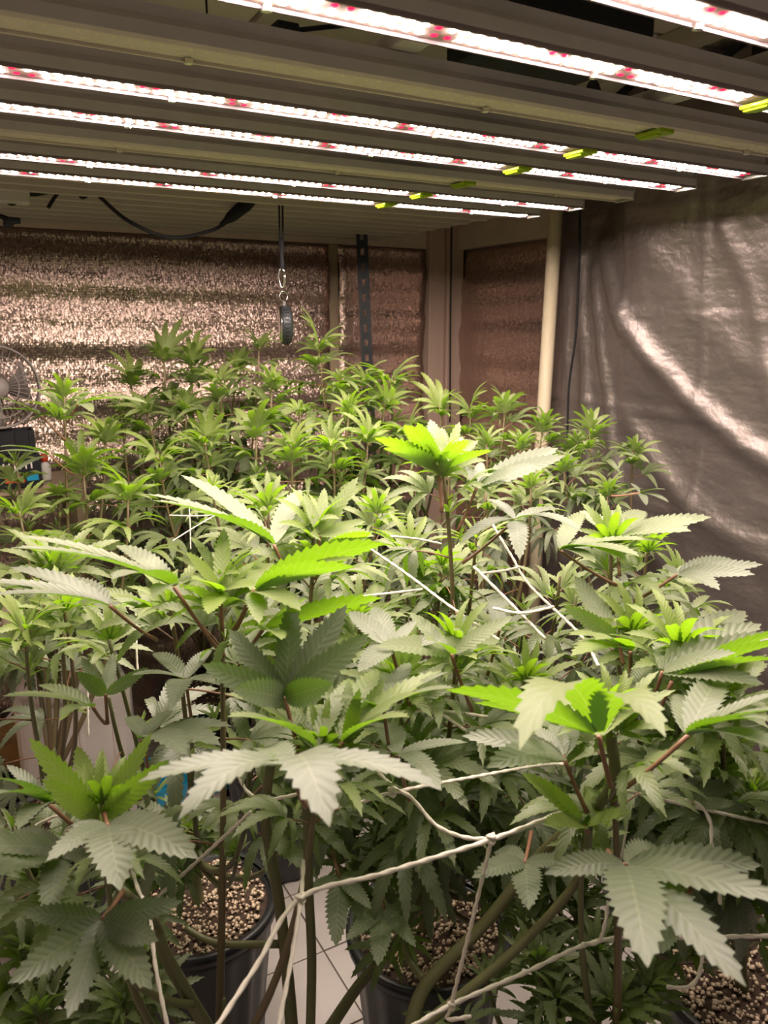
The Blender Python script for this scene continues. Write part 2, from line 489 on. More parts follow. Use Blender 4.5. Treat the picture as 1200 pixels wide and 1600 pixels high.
# ------------------------------------------------------------------ the grow light
BZ = 1.66; H = 0.26
BARX0, BARX1 = 0.06, 1.318
YB = [0.515, 0.664, 0.83, 0.976, 1.129, 1.289, 1.440, 1.588]
LIT = [1, 1, 0, 1, 1, 0, 1, 1]
BW = 0.052
gl = empty('grow_light', (0.69, 1.05, BZ), 'eight bar overhead light fixture with rows of white and red diodes', 'grow light')
diode_mesh = {}
def diode_shape(mb, c, r, h, mat=0):
    b = len(mb.v); c = Vector(c)
    for k in range(6):
        a = 2 * PI * k / 6
        mb.v.append(c + Vector((r * math.cos(a), r * math.sin(a), 0)))
    for k in range(6):
        a = 2 * PI * k / 6
        mb.v.append(c + Vector((0.6 * r * math.cos(a), 0.6 * r * math.sin(a), -h)))
    for k in range(6):
        mb.face((b + k, b + 6 + k, b + 6 + (k + 1) % 6, b + (k + 1) % 6), mat)
    mb.face([b + 6 + k for k in reversed(range(6))], mat)
for nm, mt in (('w', LEDW), ('r', LEDR)):
    mb = MB(); diode_shape(mb, (0, 0, 0), 0.0042, 0.0009); diode_mesh[nm] = mb.mesh('diode', mt)
housing = MB()
def prof_bar(mb, x0, x1, y):
    pr = [(-0.026, 0.0), (-0.026, 0.012), (-0.019, 0.020), (-0.019, 0.030), (-0.008, 0.030), (-0.008, 0.024), (0.008, 0.024), (0.008, 0.030), (0.019, 0.030), (0.019, 0.020), (0.026, 0.012), (0.026, 0.0), (0.0235, -0.0035), (0.0205, -0.0035), (0.0205, 0.0015), (-0.0205, 0.0015), (-0.0205, -0.0035), (-0.0235, -0.0035)]
    b = len(mb.v); n = len(pr)
    for x in (x0, x1):
        for a, z in pr: mb.v.append(Vector((x, y + a, BZ + z)))
    for k in range(n):
        k2 = (k + 1) % n
        mb.face((b + k, b + k2, b + n + k2, b + n + k), 1 if k in (0, 1, 2, 8, 9, 10) else (2 if k in (11, 12, 13, 15, 16, 17) else 0))
    mb.face([b + k for k in range(n)]); mb.face([b + n + k for k in reversed(range(n))])
single = 0
for bi, (y, lit) in enumerate(zip(YB, LIT)):
    mb = MB(); prof_bar(mb, BARX0, BARX1, y)
    bar = mb.build('light_bar', [ALU if lit else BOARD_OFF, ALU_DK, LIP if lit else BOARD_OFF], gl)
    if not lit: tag(bar, 'unlit bar with tan diode strip')
    MB().box(((BARX0 + BARX1) / 2, y, BZ + 0.0005), (BARX1 - BARX0 - 0.03, 0.039, 0.0018)).build('diode_board', BOARD if lit else BOARD_OFF, bar)
    for x in (BARX0 - 0.002, BARX1 + 0.002):
        MB().box((x, y, BZ + 0.012), (0.005, 0.053, 0.034)).build('end_cap', ALU, bar, bevel=0.001)
    # green clip, its plug above and the short cable
    cx = 0.895
    mb = MB(); mb.box((cx, y, BZ - 0.0055), (0.030, 0.040, 0.005)); mb.box((cx, y - 0.022, BZ - 0.002), (0.030, 0.005, 0.012))
    mb.box((cx - 0.006, y, BZ - 0.009), (0.012, 0.034, 0.004))
    mb.build('connector_clip', CLIP, bar, bevel=0.002)
    mb = MB().box((cx + 0.005, y + 0.002, BZ + 0.048), (0.026, 0.03, 0.04)); mb.build('plug', BLACK, bar, bevel=0.004)
    if bi < 7:
        yn = YB[bi + 1]
        pts = [Vector((cx + 0.005, y, BZ + 0.065)), Vector((cx + 0.003, y + 0.02, BZ + 0.078)), Vector((cx - 0.03, (y + yn) / 2 - 0.01, BZ + 0.045)), Vector((cx - 0.012, yn - 0.035, BZ + 0.085)), Vector((cx + 0.005, yn - 0.004, BZ + 0.066))]
        MB().tube(spline(pts, 6), 0.0058, 8).build('cable', BLACK, bar, True)
    ncol = 82; rest = MB(); rng = random.Random(bi)
    ph = bi * 3
    for c in range(ncol):
        x = BARX0 + 0.025 + (BARX1 - BARX0 - 0.05) * c / (ncol - 1)
        if abs(x - cx) < 0.03: continue
        for row in (-1, 1):
            dx = 0.0028 * row; yy = y + row * 0.0085
            q = (c + ph) % 16
            red = (q in (3, 4) and row == -1) or (q == 10) or (q == 11 and row == 1)
            own = (bi == 1 and 0.30 < x < 0.88) or (bi == 0 and 0.5 < x < 0.78)
            if lit and own and single < 300:
                o = link('diode', diode_mesh['r' if red else 'w'], bar); single += 1
                o.matrix_parent_inverse = Matrix.Identity(4); o.location = Vector((x + dx, yy, BZ - 0.0005)) - gl.location
                o.parent = bar; o.matrix_parent_inverse = Matrix.Identity(4)
                o.location = Vector((x + dx, yy, BZ - 0.0005)) - bar.matrix_world.translation
            else:
                diode_shape(rest, (x + dx, yy, BZ - 0.0005), 0.0042 if lit else 0.003, 0.0009 if lit else 0.0010, (1 if red else 0))
    o = rest.build('diodes', [LEDW, LEDR] if lit else [LEDOFF, LEDOFF], bar); o['kind'] = 'stuff'
    for sx in (0.25, 0.62, 1.12):
        MB().lathe([(0.0001, -0.006), (0.005, -0.005), (0.005, 0.0)], 10, (sx + 0.02 * (bi % 2), y + 0.018, BZ - 0.001)).build('screw', SILVER, bar)
for x in (0.48, 0.895):
    MB().box((x, 1.05, BZ + 0.040), (0.034, 1.22, 0.018)).build('cross_beam', ALU_DK, gl, bevel=0.002)
MB().box((0.70, 0.83, BZ + 0.085), (0.20, 0.16, 0.06)).build('power_supply', BLACK, gl, bevel=0.006)
MB().box((0.75, 1.20, BZ + 0.085), (0.16, 0.12, 0.055)).build('power_supply', BLACK, gl, bevel=0.006)
for y in (0.60, 1.5):
    for x in (0.48, 0.895):
        MB().tube([(x, y, BZ + 0.045), (x, y, ZC + 0.005)], 0.002, 6).build('hanging_wire', BLACK, gl)
MB().box((0.41, 0.98, BZ + 0.07), (0.03, 0.03, 0.05)).build('cable_box', BLACK, gl, bevel=0.003)
MB().tube(spline([(0.42, 0.98, 1.75), (0.55, 0.97, 1.775), (0.68, 0.90, 1.755)]), 0.003, 6).build('cable', BLACK, gl, True)

# cords at the back left, sagging under the shelf
def cord(pts, r, label, name='power_cord', plug=None):
    o = MB().tube(spline(pts, 8), r, 8)
    root = empty(name, pts[0], label, 'cord')
    o.build('cable', BLACK, root, True)
    return root
c = cord([at_y(118, 285, 1.98), at_y(150, 303, 1.96), at_y(200, 345, 1.95), at_y(265, 371, 1.95), at_y(325, 362, 1.95), at_y(350, 350, 1.95)], 0.0045,
         'black power cord sagging below the back light bars with a tapered plug')
a, b = at_y(345, 352, 1.95), at_y(396, 310, 1.95); t = (b - a)
MB().tube([a, a + t * .15, a + t * .3, a + t * .75, a + t * .95, b], [0.006, 0.008, 0.014, 0.017, 0.013, 0.011], 10).build('plug', BLACK, c, True)
c = cord([at_y(0, 300, 1.98), at_y(20, 318, 1.98), at_y(50, 290, 1.98), at_y(80, 282, 1.98), at_y(110, 295, 1.98), at_y(130, 282, 1.98), at_y(138, 300, 1.98), at_y(128, 308, 1.98), at_y(120, 295, 1.98)], 0.005,
         'tangle of black cable tied up at the left under the shelf')
MB().tube(spline([at_y(5, 290, 1.99), at_y(50, 302, 1.99), at_y(95, 292, 1.99)]), 0.007, 8).build('cable', BLACK, c, True)
MB().tube(spline([at_y(75, 325, 1.99), at_y(88, 305, 1.99), at_y(105, 290, 1.99)]), 0.004, 8).build('cable', BLACK, c, True)
MB().box(at_y(18, 300, 1.98), (0.07, 0.04, 0.05)).build('junction_box', ALU_DK, c, bevel=0.004)
c = cord([at_y(-20, 335, 1.98), at_y(8, 340, 1.98), at_y(18, 350, 1.98), at_y(5, 352, 1.98)], 0.005, 'short black cable end with a plug beside the foil at far left')
MB().tube([at_y(5, 345, 1.98), at_y(32, 345, 1.98)], [0.010, 0.006], 8).build('plug', BLACK, c, True)

# ratchet rope hanger
Y = 1.90
top, mid, ringc, puck = at_y(438, 300, Y), at_y(440, 420, Y), at_y(443, 463, Y), at_y(446, 508, Y)
h = empty('rope_hanger', puck, 'black disc rope hanger dangling on a carabiner above the back plants', 'hanger')
MB().tube([Vector((top.x - 0.004, Y, 1.70)), at_y(437, 380, Y), mid], 0.0028, 8, twist=900, lobes=2).build('rope', BLACK, h, True)
MB().tube([Vector((top.x + 0.005, Y, 1.70)), at_y(442, 380, Y), mid], 0.0028, 8, twist=900, lobes=2).build('rope', BLACK, h, True)
MB().tube([at_y(440, 372, Y), at_y(440, 376, Y), at_y(440, 395, Y), at_y(441, 418, Y), at_y(441, 422, Y)], [0.004, 0.0062, 0.0055, 0.007, 0.004], 8, twist=500, lobes=3).build('rope_knot', BLACK, h, True)
rr = []
for k in range(17):
    a = 2 * PI * k / 16
    rr.append(mid + Vector((0.006 * math.cos(a) * (1.15 if math.sin(a) > 0 else .9), -0.004 * math.cos(a), -0.022 + 0.024 * math.sin(a))))
MB().tube(rr, 0.0022, 8, cap=False).build('carabiner', SILVER, h, True)
MB().tube([mid + Vector((0.006, -0.004, -0.006)), mid + Vector((0.006, -0.004, -0.036))], 0.003, 8).build('carabiner_gate', SILVER, h, True)
rr = [ringc + Vector((0.0125 * math.cos(2 * PI * k / 20), 0.004 * math.cos(2 * PI * k / 20), 0.0125 * math.sin(2 * PI * k / 20))) for k in range(21)]
MB().tube(rr, 0.0016, 8, cap=False).build('split_ring', SILVER, h, True)
MB().box(ringc + Vector((0, 0, -0.017)), (0.007, 0.006, 0.012)).build('eye_tab', SILVER, h)
ax = (RT * 0.95 + FW * 0.18).normalized()      # disc axis
Mp = Vector((0, 0, 1)).rotation_difference(ax).to_matrix()
MB().lathe([(0.042, -0.013), (0.048, -0.010), (0.050, -0.002), (0.050, 0.006), (0.044, 0.014), (0.034, 0.0175)], 40, puck, 0, None, Mp).build('housing', BLACK_METAL, h, True)
MB().lathe([(0.036, -0.0165), (0.044, -0.0150), (0.0465, -0.0105), (0.0465, -0.0095)], 40, puck, 0, None, Mp).build('face_plate', SILVER, h, True)
side = ax.cross(Vector((0, 0, 1))).normalized()
for i in range(11):
    a = math.radians(-62 + i * 11)
    d = (side * -math.cos(a) * -1 + Vector((0, 0, 1)) * math.sin(a)); d.normalize()
    d2 = (-FW * math.cos(a) + Vector((0, 0, math.sin(a)))); d2 = (d2 - ax * d2.dot(ax)).normalized()
    tt = ax.cross(d2)
    Mv = Matrix((ax, tt, d2)).transposed()
    MB().box(puck + d2 * 0.0500 + ax * 0.002, (0.010, 0.0025, 0.003), rot=Mv).build('vent_slot', BLACK, h)

# ------------------------------------------------------------------ pots
POTS = {'front_left': (0.20, 0.80), 'front_right': (0.62, 0.50), 'a': (0.305, 1.272), 'b': (0.656, 1.00), 'c': (1.06, 0.63),
        'd': (0.10, 1.68), 'a2': (0.64, 1.70), 'b2': (1.00, 1.38), 'c2': (1.36, 1.08), 'a3': (0.58, 2.14), 'b3': (1.02, 1.95)}
POT_LABEL = {'a': 'black ribbed pot at lower left with a white perlite surface', 'b': 'black ribbed pot at lower centre behind the thick leaning stem',
             'c': 'black pot in the lower right corner full of perlite'}
TOPR = 0.148
def make_pot(name, k, x, y):
    lab = POT_LABEL.get(k, {'front_left': 'black pot nearest the viewer on the left, below the frame', 'front_right': 'black pot nearest the viewer on the right, below the frame',
          'd': 'black pot beside the white jug at far left', 'a2': 'black pot in the second row directly behind the lower left pot', 'b2': 'black pot in the second row behind the lower centre pot',
          'c2': 'black pot closest to the silver curtain', 'a3': 'black pot in the back row nearest the wide foil wall', 'b3': 'black pot in the back row nearest the corner post'}.get(k))
    e = empty('plant_pot', (x, y, 0.0), lab, 'pot', 'black plant pots on the tiled floor')
    mb = MB()
    rib = lambda a, j: 1 + (0.02 * (1 if math.cos(a * 16) > 0 else -1) if 1 <= j <= 4 else 0)
    mb.lathe([(0.105, 0.002), (0.112, 0.01), (0.118, 0.10), (0.126, 0.18), (0.135, 0.27), (0.140, 0.285), (0.140, 0.315), (0.132, 0.315), (0.128, 0.27)], 64, (x, y, 0), 0, rib)
    mb.build('pot_wall', POT, e, True)
    MB().lathe([(0.139, 0.300), (0.152, 0.304), (0.153, 0.322), (0.146, 0.327), (0.137, 0.322)], 48, (x, y, 0), caps=False).build('rim', POT, e, True)
    mb = MB(); b = len(mb.v); n = 28; rr = random.Random(int(x * 1000 + y))
    mb.v.append(Vector((x, y, 0.312)))
    for ring in range(1, 7):
        for q in range(n):
            a = 2 * PI * q / n; r = 0.136 * ring / 6
            mb.v.append(Vector((x + r * math.cos(a), y + r * math.sin(a), 0.308 + (rr.uniform(-.006, .007) if ring < 6 else -0.004))))
    for q in range(n): mb.face((0, 1 + q, 1 + (q + 1) % n))
    for ring in range(5):
        for q in range(n):
            a = 1 + ring * n; mb.face((a + q, a + n + q, a + n + (q + 1) % n, a + (q + 1) % n))
    mb.build('soil', SOIL, e, True)
    mb = MB()
    for q in range(800 if k in 'abc' else 120):
        a = rr.uniform(0, 2 * PI); r = 0.126 * math.sqrt(rr.random()); s = rr.uniform(0.0020, 0.0058)
        c0 = Vector((x + r * math.cos(a), y + r * math.sin(a), 0.312 + s * 0.2 + rr.uniform(-.003, .005)))
        b = len(mb.v)
        for dv in ((1, 0, 0), (-1, 0, 0), (0, 1, 0), (0, -1, 0), (0, 0, 1), (0, 0, -.6)):
            mb.v.append(c0 + Vector(dv) * s * rr.uniform(.7, 1.3))
        for f in ((0, 2, 4), (2, 1, 4), (1, 3, 4), (3, 0, 4), (2, 0, 5), (1, 2, 5), (3, 1, 5), (0, 3, 5)): mb.face([b + i for i in f])
    o = mb.build('perlite', PERLITE, e, True); o['kind'] = 'stuff'
for k, (x, y) in POTS.items(): make_pot('pot', k, x, y)

# ------------------------------------------------------------------ leaves
def hw(t): return (t ** 0.62) * ((1 - t) ** 0.80) / 0.415
def leaflet(mb, p0, pc, p1, nrm, wr, teeth=12, fold=0.22, mat=0, wave=0.0):
    """serrated leaflet along the curve p0-pc-p1; wr = half width / length"""
    L = (pc - p0).length * 0.5 + (p1 - pc).length * 0.5 + (p1 - p0).length * 0.0
    L = max(L, (p1 - p0).length) ; W = wr * L
    def at(t):
        u = 1 - t
        p = p0 * (u * u) + pc * (2 * u * t) + p1 * (t * t)
        tg = ((pc - p0) * u + (p1 - pc) * t).normalized()
        s = tg.cross(nrm)
        if s.length < 1e-4: s = tg.cross(Vector((0.3, 0.5, 0.8)))
        s.normalize(); return p, s, s.cross(tg)
    b = len(mb.v); n = teeth; rows = []
    for i in range(n + 1):
        t = 0.03 + 0.97 * i / n
        p, s, k = at(t); w = hw(min(t, 0.999)) * W * 0.86
        wz = fold * w + wave * W * math.sin(i * 2.1)
        mb.v += [p, p - s * w + k * wz, p + s * w + k * wz]
        rows.append((b + 3 * i, b + 3 * i + 1, b + 3 * i + 2, t))
    for i in range(n):
        c0, l0, r0, t0 = rows[i]; c1, l1, r1, t1 = rows[i + 1]
        mb.face((c0, c1, l1, l0), mat, ((.5, t0), (.5, t1), (0.07, t1), (0.07, t0)))
        mb.face((c0, r0, r1, c1), mat, ((.5, t0), (0.93, t0), (0.93, t1), (.5, t1)))
        if i < n - 1:
            tm = t0 + (t1 - t0) * 0.95; p, s, k = at(tm); w = hw(t0 + .6 * (t1 - t0)) * W * 1.13
            j = len(mb.v); mb.v += [p - s * w + k * fold * w, p + s * w + k * fold * w]
            mb.face((l0, l1, j), mat, ((.07, t0), (.07, t1), (0, tm)))
            mb.face((r0, j + 1, r1), mat, ((.93, t0), (1, tm), (.93, t1)))

def fan_mesh(n, lp, lift, droop, spread, wr, seed, teeth=11):
    r = random.Random(seed); mb = MB()
    base = Vector((0, lp, lp * 0.12))
    if lp > 0.05:
        mb.tube(bez(Vector((0, 0, 0)), Vector((0, lp * .4, lp * .1)), Vector((0, lp * .7, lp * .14)), base, 4), [0.014, 0.012, 0.012, 0.012, 0.014], 5, 1)
    half = n // 2
    lens = [1.0, 0.93, 0.74, 0.46, 0.26]
    for k in range(-half, half + 1):
        a = math.radians(spread[abs(k)]) * (1 if k > 0 else -1) * r.uniform(.92, 1.08)
        L = lens[abs(k)] * r.uniform(.92, 1.06)
        d = Vector((math.sin(a), math.cos(a), 0))
        z1 = lift + droop * (1 + 0.35 * abs(k)) * r.uniform(.7, 1.3)
        tip = base + d * L * (1 - 0.25 * min(1, abs(z1))) + Vector((0, 0, z1 * L)) + Vector((-d.y, d.x, 0)) * r.uniform(-.05, .05)
        pc = base + d * L * 0.5 + Vector((0, 0, (lift * 0.75 + 0.10) * L))
        leaflet(mb, base, pc, tip, Vector((0, 0, 1)), wr * r.uniform(.92, 1.08) * (1.0 if abs(k) < 3 else 1.1), teeth, 0.25)
    return mb.mesh('fan_leaf', [LEAF, PETIOLE], True)
SPR = {5: [0, 34, 72], 7: [0, 28, 58, 98], 9: [0, 24, 50, 82, 120]}
V = {'young': [fan_mesh(5, 0.16, 0.26, -0.24, [0, 30, 64], 0.105, s, 9) for s in range(4)] + [fan_mesh(7, 0.18, 0.30, -0.20, [0, 26, 54, 86], 0.102, s + 40, 9) for s in range(2)],
     'mid': [fan_mesh(7, 0.40, 0.30, -0.34, SPR[7], 0.104, s + 10) for s in range(4)] + [fan_mesh(5, 0.35, 0.32, -0.36, SPR[5], 0.11, s + 20) for s in range(3)],
     'big': [fan_mesh(7, 0.62, 0.20, -0.40, SPR[7], 0.105, s + 30, 13) for s in range(4)] + [fan_mesh(9, 0.6, 0.15, -0.36, SPR[9], 0.10, s + 60, 13) for s in range(2)],
     'droop': [fan_mesh(7, 0.6, 0.02, -0.60, SPR[7], 0.11, s + 50, 13) for s in range(4)]}
def tip_mesh(seed):
    r = random.Random(seed); mb = MB(); z = Vector((0, 0, 0))
    n = 9
    for i in range(n):
        a = i * 2.4 + r.uniform(-.3, .3); tilt = math.radians(10 + 62 * (i / n) + r.uniform(-6, 6)); L = 0.55 + 0.45 * (i / n)
        d = Vector((math.cos(a) * math.sin(tilt), math.sin(a) * math.sin(tilt), math.cos(tilt)))
        o = Vector((math.cos(a), math.sin(a), 0))
        p0 = Vector((0, 0, -0.35 * (i / n)))
        tip = p0 + d * L + o * 0.10 * L - Vector((0, 0, 0.05 * L))
        leaflet(mb, p0, p0 + d * L * 0.52 + Vector((0, 0, 0.06)) * L, tip, (Vector((0, 0, 1)) * math.sin(tilt) - o * math.cos(tilt)).normalized(), 0.088, 7, 0.3)
    mb.tube([Vector((0, 0, -0.5)), Vector((0, 0, 0.05))], [0.03, 0.02], 5, 1)
    return mb.mesh('shoot_tip', [LEAF, TWIG], True)
TIPS = [tip_mesh(s) for s in range(6)]

# ------------------------------------------------------------------ plants
PLABEL = {
 'front_left': 'closest plant on the left with drooping grey leaves and upright serrated shoots',
 'front_right': 'closest plant on the right with a big arching leaf on a red petiole',
 'a': 'plant rooted in the lower left perlite pot',
 'b': 'plant in the lower centre pot with a bright backlit crown at mid picture',
 'c': 'plant in the lower right corner pot with long leaves reaching the silver curtain',
 'd': 'loose plant at far left before the fan and white jug',
 'a2': 'bushy plant left of centre in the row under the back light bars',
 'b2': 'plant right of centre in the row behind the tall bright crown',
 'c2': 'dark green plant standing against the silver curtain',
 'a3': 'tallest plant at the back left close to the wide foil wall',
 'b3': 'plant at the back centre in front of the black slotted post'}
PLANT = {}; BR = {k: [] for k in POTS}; COUNT = {k: 0 for k in POTS}
for k, (x, y) in POTS.items():
    PLANT[k] = empty('leafy_plant', (x, y, 0.30), PLABEL[k], 'plant', 'leafy plants in black pots')
    tw = R.uniform(-.02, .02)
    tz = 0.30 + R.uniform(0.14, 0.20)
    MB().tube(spline([(x, y, 0.285), (x + tw, y + .01, 0.36), (x + tw * .5, y, tz)], 4), [0.013, 0.0125, 0.012, 0.0115, 0.011, 0.011, 0.0105, 0.010, 0.009], 10).build('trunk', STEM, PLANT[k], True)
    PLANT[k]['tz'] = tz
for p in PLANT.values(): del p['tz']

# gaps in the foliage: the photograph shows the pots, the floor, the jug and the curtain through them
GAPS = [(770, 830, 930, 1010, .5), (290, 1330, 440, 1440, .9), (270, 1440, 445, 1620, .6), (445, 1320, 545, 1620, .85), (560, 1450, 780, 1620, .55), (670, 1370, 750, 1455, .85), (1060, 1490, 1230, 1620, .8),
        (0, 1070, 145, 1285, .97), (130, 1060, 330, 1190, .85), (195, 1180, 430, 1265, .85), (135, 985, 340, 1060, .85), (1060, 830, 1230, 900, .9), (640, 700, 760, 860, .45)]
def pix(p):
    v = p - CAMP; d = v.dot(FF)
    return 600 + FPX * v.dot(RT) / d, 800 - FPX * v.dot(UU) / d
def gapped(p):
    x, y = pix(p)
    for x0, y0, x1, y1, pr in GAPS:
        if x0 < x < x1 and y0 < y < y1 and R.random() < pr: return True
    return False

def add_leaf(pk, mesh, O, d, up, s, youth, name='leaf', roll=0.0):
    if gapped(O + d.normalized() * s * 0.7 - Vector((0, 0, .12 * s))) or gapped(O + d.normalized() * s * 1.2 - Vector((0, 0, .25 * s))): return None
    d = d.normalized(); x = d.cross(up)
    if x.length < 1e-3: x = Vector((1, 0, 0))
    x.normalize(); z = x.cross(d)
    M = Matrix((x, d, z)).transposed().to_4x4() @ Matrix.Rotation(roll, 4, 'Y')
    o = bpy.data.objects.new(name, mesh); COL.objects.link(o); o.parent = PLANT[pk]
    o.matrix_local = Matrix.Translation(O - PLANT[pk].location) @ M @ Matrix.Diagonal((s, s, s, 1))
    o.color = (1, 1, 1, youth); COUNT[pk] += 1
    return o
def add_tip(pk, O, axis, s, youth=1.0):
    if gapped(O): return
    q = Vector((0, 0, 1)).rotation_difference(axis.normalized()).to_matrix().to_4x4() @ Matrix.Rotation(R.uniform(0, 6.28), 4, 'Z')
    o = bpy.data.objects.new('shoot_tip', R.choice(TIPS)); COL.objects.link(o); o.parent = PLANT[pk]
    o.matrix_local = Matrix.Translation(O - PLANT[pk].location) @ q @ Matrix.Diagonal((s, s, s, 1))
    o.color = (1, 1, 1, youth)

def path_at(path, dist):
    """point and direction (towards the tip) dist metres below the end of a path"""
    for i in range(len(path) - 1, 0, -1):
        sg = (path[i] - path[i - 1]).length
        if dist <= sg: return path[i].lerp(path[i - 1], dist / sg), (path[i] - path[i - 1]).normalized()
        dist -= sg
    return path[0].copy(), (path[1] - path[0]).normalized()
def path_len(path): return sum((path[i] - path[i - 1]).length for i in range(1, len(path)))

def nearest_plant(p):
    return min(POTS, key=lambda k: (POTS[k][0] - p.x) ** 2 + (POTS[k][1] - p.y) ** 2)

def branch(pk, T, axis, r0=0.0065, r1=0.0024, start=None):
    x, y = POTS[pk]
    z0 = 0.40 + R.uniform(0, 0.06)
    p0 = start if start is not None else Vector((x, y, z0))
    dz = max(0.1, T.z - p0.z); off = Vector((T.x - p0.x, T.y - p0.y, 0))
    p1 = p0 + off * 0.55 + Vector((R.uniform(-.02, .02), R.uniform(-.02, .02), dz * 0.28))
    p2 = T - axis * dz * 0.42
    path = bez(p0, p1, p2, T, 16)
    n = len(path)
    MB().tube(path, [r0 + (r1 - r0) * i / (n - 1) for i in range(n)], 7).build('branch', TWIG if T.z > 1.0 else STEM, PLANT[pk], True)
    BR[pk].append(path); return path

def shoot(px, py, d, s=0.10, pk=None, nodes=7, lean=None, tip=1.0, youth=1.0, phase=None, loose=False):
    T = P(px, py, d)
    if pk is None: pk = nearest_plant(T)
    off = Vector((T.x - POTS[pk][0], T.y - POTS[pk][1], 0))
    axis = (Vector((0, 0, 1)) + off * 0.35 + Vector((R.uniform(-.12, .12), R.uniform(-.12, .12), 0)))
    if lean is not None: axis = Vector(lean)
    axis.normalize()
    path = branch(pk, T, axis)
    L = path_len(path)
    ph = R.uniform(0, PI) if phase is None else phase
    if loose and R.random() < 0.65:
        axis = (axis + Vector((R.uniform(-.35, .35), R.uniform(-.35, .35), 0))).normalized()
        add_tip(pk, T, axis, s * 0.34 * tip, youth)
        for q in range(2):
            a = ph + q * PI + 0.8; b1 = axis.orthogonal().normalized(); b2 = axis.cross(b1)
            add_leaf(pk, R.choice(V['young']), T, axis + (b1 * math.cos(a) + b2 * math.sin(a)) * R.uniform(.7, 1.5), axis + Vector((0, 0, .6)), s * R.uniform(.6, .95), 1.0, roll=R.uniform(-.4, .4))
    else:
        add_tip(pk, T, axis, s * 0.50 * tip, youth)
    dist = 0.012; gap = s * (R.uniform(.28, .5) if loose else R.uniform(.18, .34))
    for i in range(nodes):
        if dist > L * 0.78: break
        O, t = path_at(path, dist)
        u = i / max(1, nodes - 1)
        kind = 'young' if i < 2 else ('mid' if i < 4 else R.choice(('big', 'droop', 'mid', 'big')))
        sz = s * (0.68, 0.90, 1.0, 1.08, 1.12, 1.1, 1.05, 1.0, .95, .9)[min(i, 9)] * R.uniform(.86, 1.12)
        ang = math.radians((38, 54, 66, 78, 88, 96, 100, 104, 104, 104)[min(i, 9)] + R.uniform(-8, 8) + (R.uniform(8, 28) if loose and i < 4 else 0))
        for sd in (0, PI):
            a = ph + i * PI / 2 * 1.06 + sd + R.uniform(-.25, .25)
            b1 = t.orthogonal().normalized(); b2 = t.cross(b1)
            rad = b1 * math.cos(a) + b2 * math.sin(a)
            dv = t * math.cos(ang) + rad * math.sin(ang)
            if i > 3 and R.random() < 0.12: continue
            add_leaf(pk, R.choice(V[kind]), O, dv, (Vector((0, 0, 1)) * 0.8 + t * 0.6 - rad * 0.15), sz, youth * max(0.0, 0.98 - (0.17 if loose else 0.21) * i), roll=R.uniform(-.3, .3))
        if i >= 2 and R.random() < 0.6:      # axillary shoots
            a = ph + i * PI / 2 * 1.06; b1 = t.orthogonal().normalized(); b2 = t.cross(b1)
            rad = (b1 * math.cos(a) + b2 * math.sin(a)) * R.choice((-1, 1))
            ax2 = (t + rad * 0.55 + Vector((0, 0, 0.3))).normalized(); ln = s * R.uniform(.18, .45)
            tp = O + ax2 * ln
            add_tip(pk, tp, ax2, s * R.uniform(.32, .5), youth * 0.8)
        dist += gap; gap = min(gap * 1.35, s * 0.75)
    return path

# crowns: pixel x, y of the tip, distance, leaf size
BACK = [(255, 560, 2.30), (405, 540, 2.25), (345, 600, 2.05), (425, 605, 2.0), (498, 545, 2.05), (530, 590, 2.0), (570, 600, 2.1), (612, 600, 2.15),
        (470, 640, 1.95), (545, 650, 1.9), (600, 640, 2.0), (300, 570, 2.4), (205, 600, 2.35), (370, 575, 2.35), (290, 640, 2.0), (230, 645, 2.05),
        (165, 690, 1.85), (190, 640, 2.15), (95, 770, 1.65), (25, 720, 1.75), (320, 690, 1.85), (400, 680, 1.9), (250, 720, 1.75), (455, 700, 1.85),
        (520, 700, 1.8), (575, 690, 1.85), (640, 680, 1.95), (690, 645, 2.15), (735, 650, 2.1), (30, 800, 1.5), (130, 740, 1.65), (200, 780, 1.6), (330, 760, 1.6)]
for (x, y, d) in BACK:
    shoot(x, y, min(d, 2.0 + 0.25 * (d - 2.0)), R.uniform(.095, .122), nodes=8, loose=True)
for (x, y, d, s, n) in [(790, 632, 1.95, .085, 5), (922, 668, 1.80, .085, 6), (990, 700, 1.78, .075, 5), (850, 660, 1.95, .08, 7), (815, 690, 1.8, .08, 7), (760, 690, 1.85, .08, 7),
                        (880, 720, 1.75, .08, 6), (950, 760, 1.7, .075, 6), (900, 690, 1.95, .08, 7), (830, 760, 1.6, .085, 7), (760, 760, 1.7, .085, 7), (700, 700, 1.9, .085, 7)]:
    shoot(x, y, d, s, pk='c2' if x > 870 else None, nodes=n, youth=0.85)
shoot(100, 618, 1.62, .095, pk='d', nodes=3)
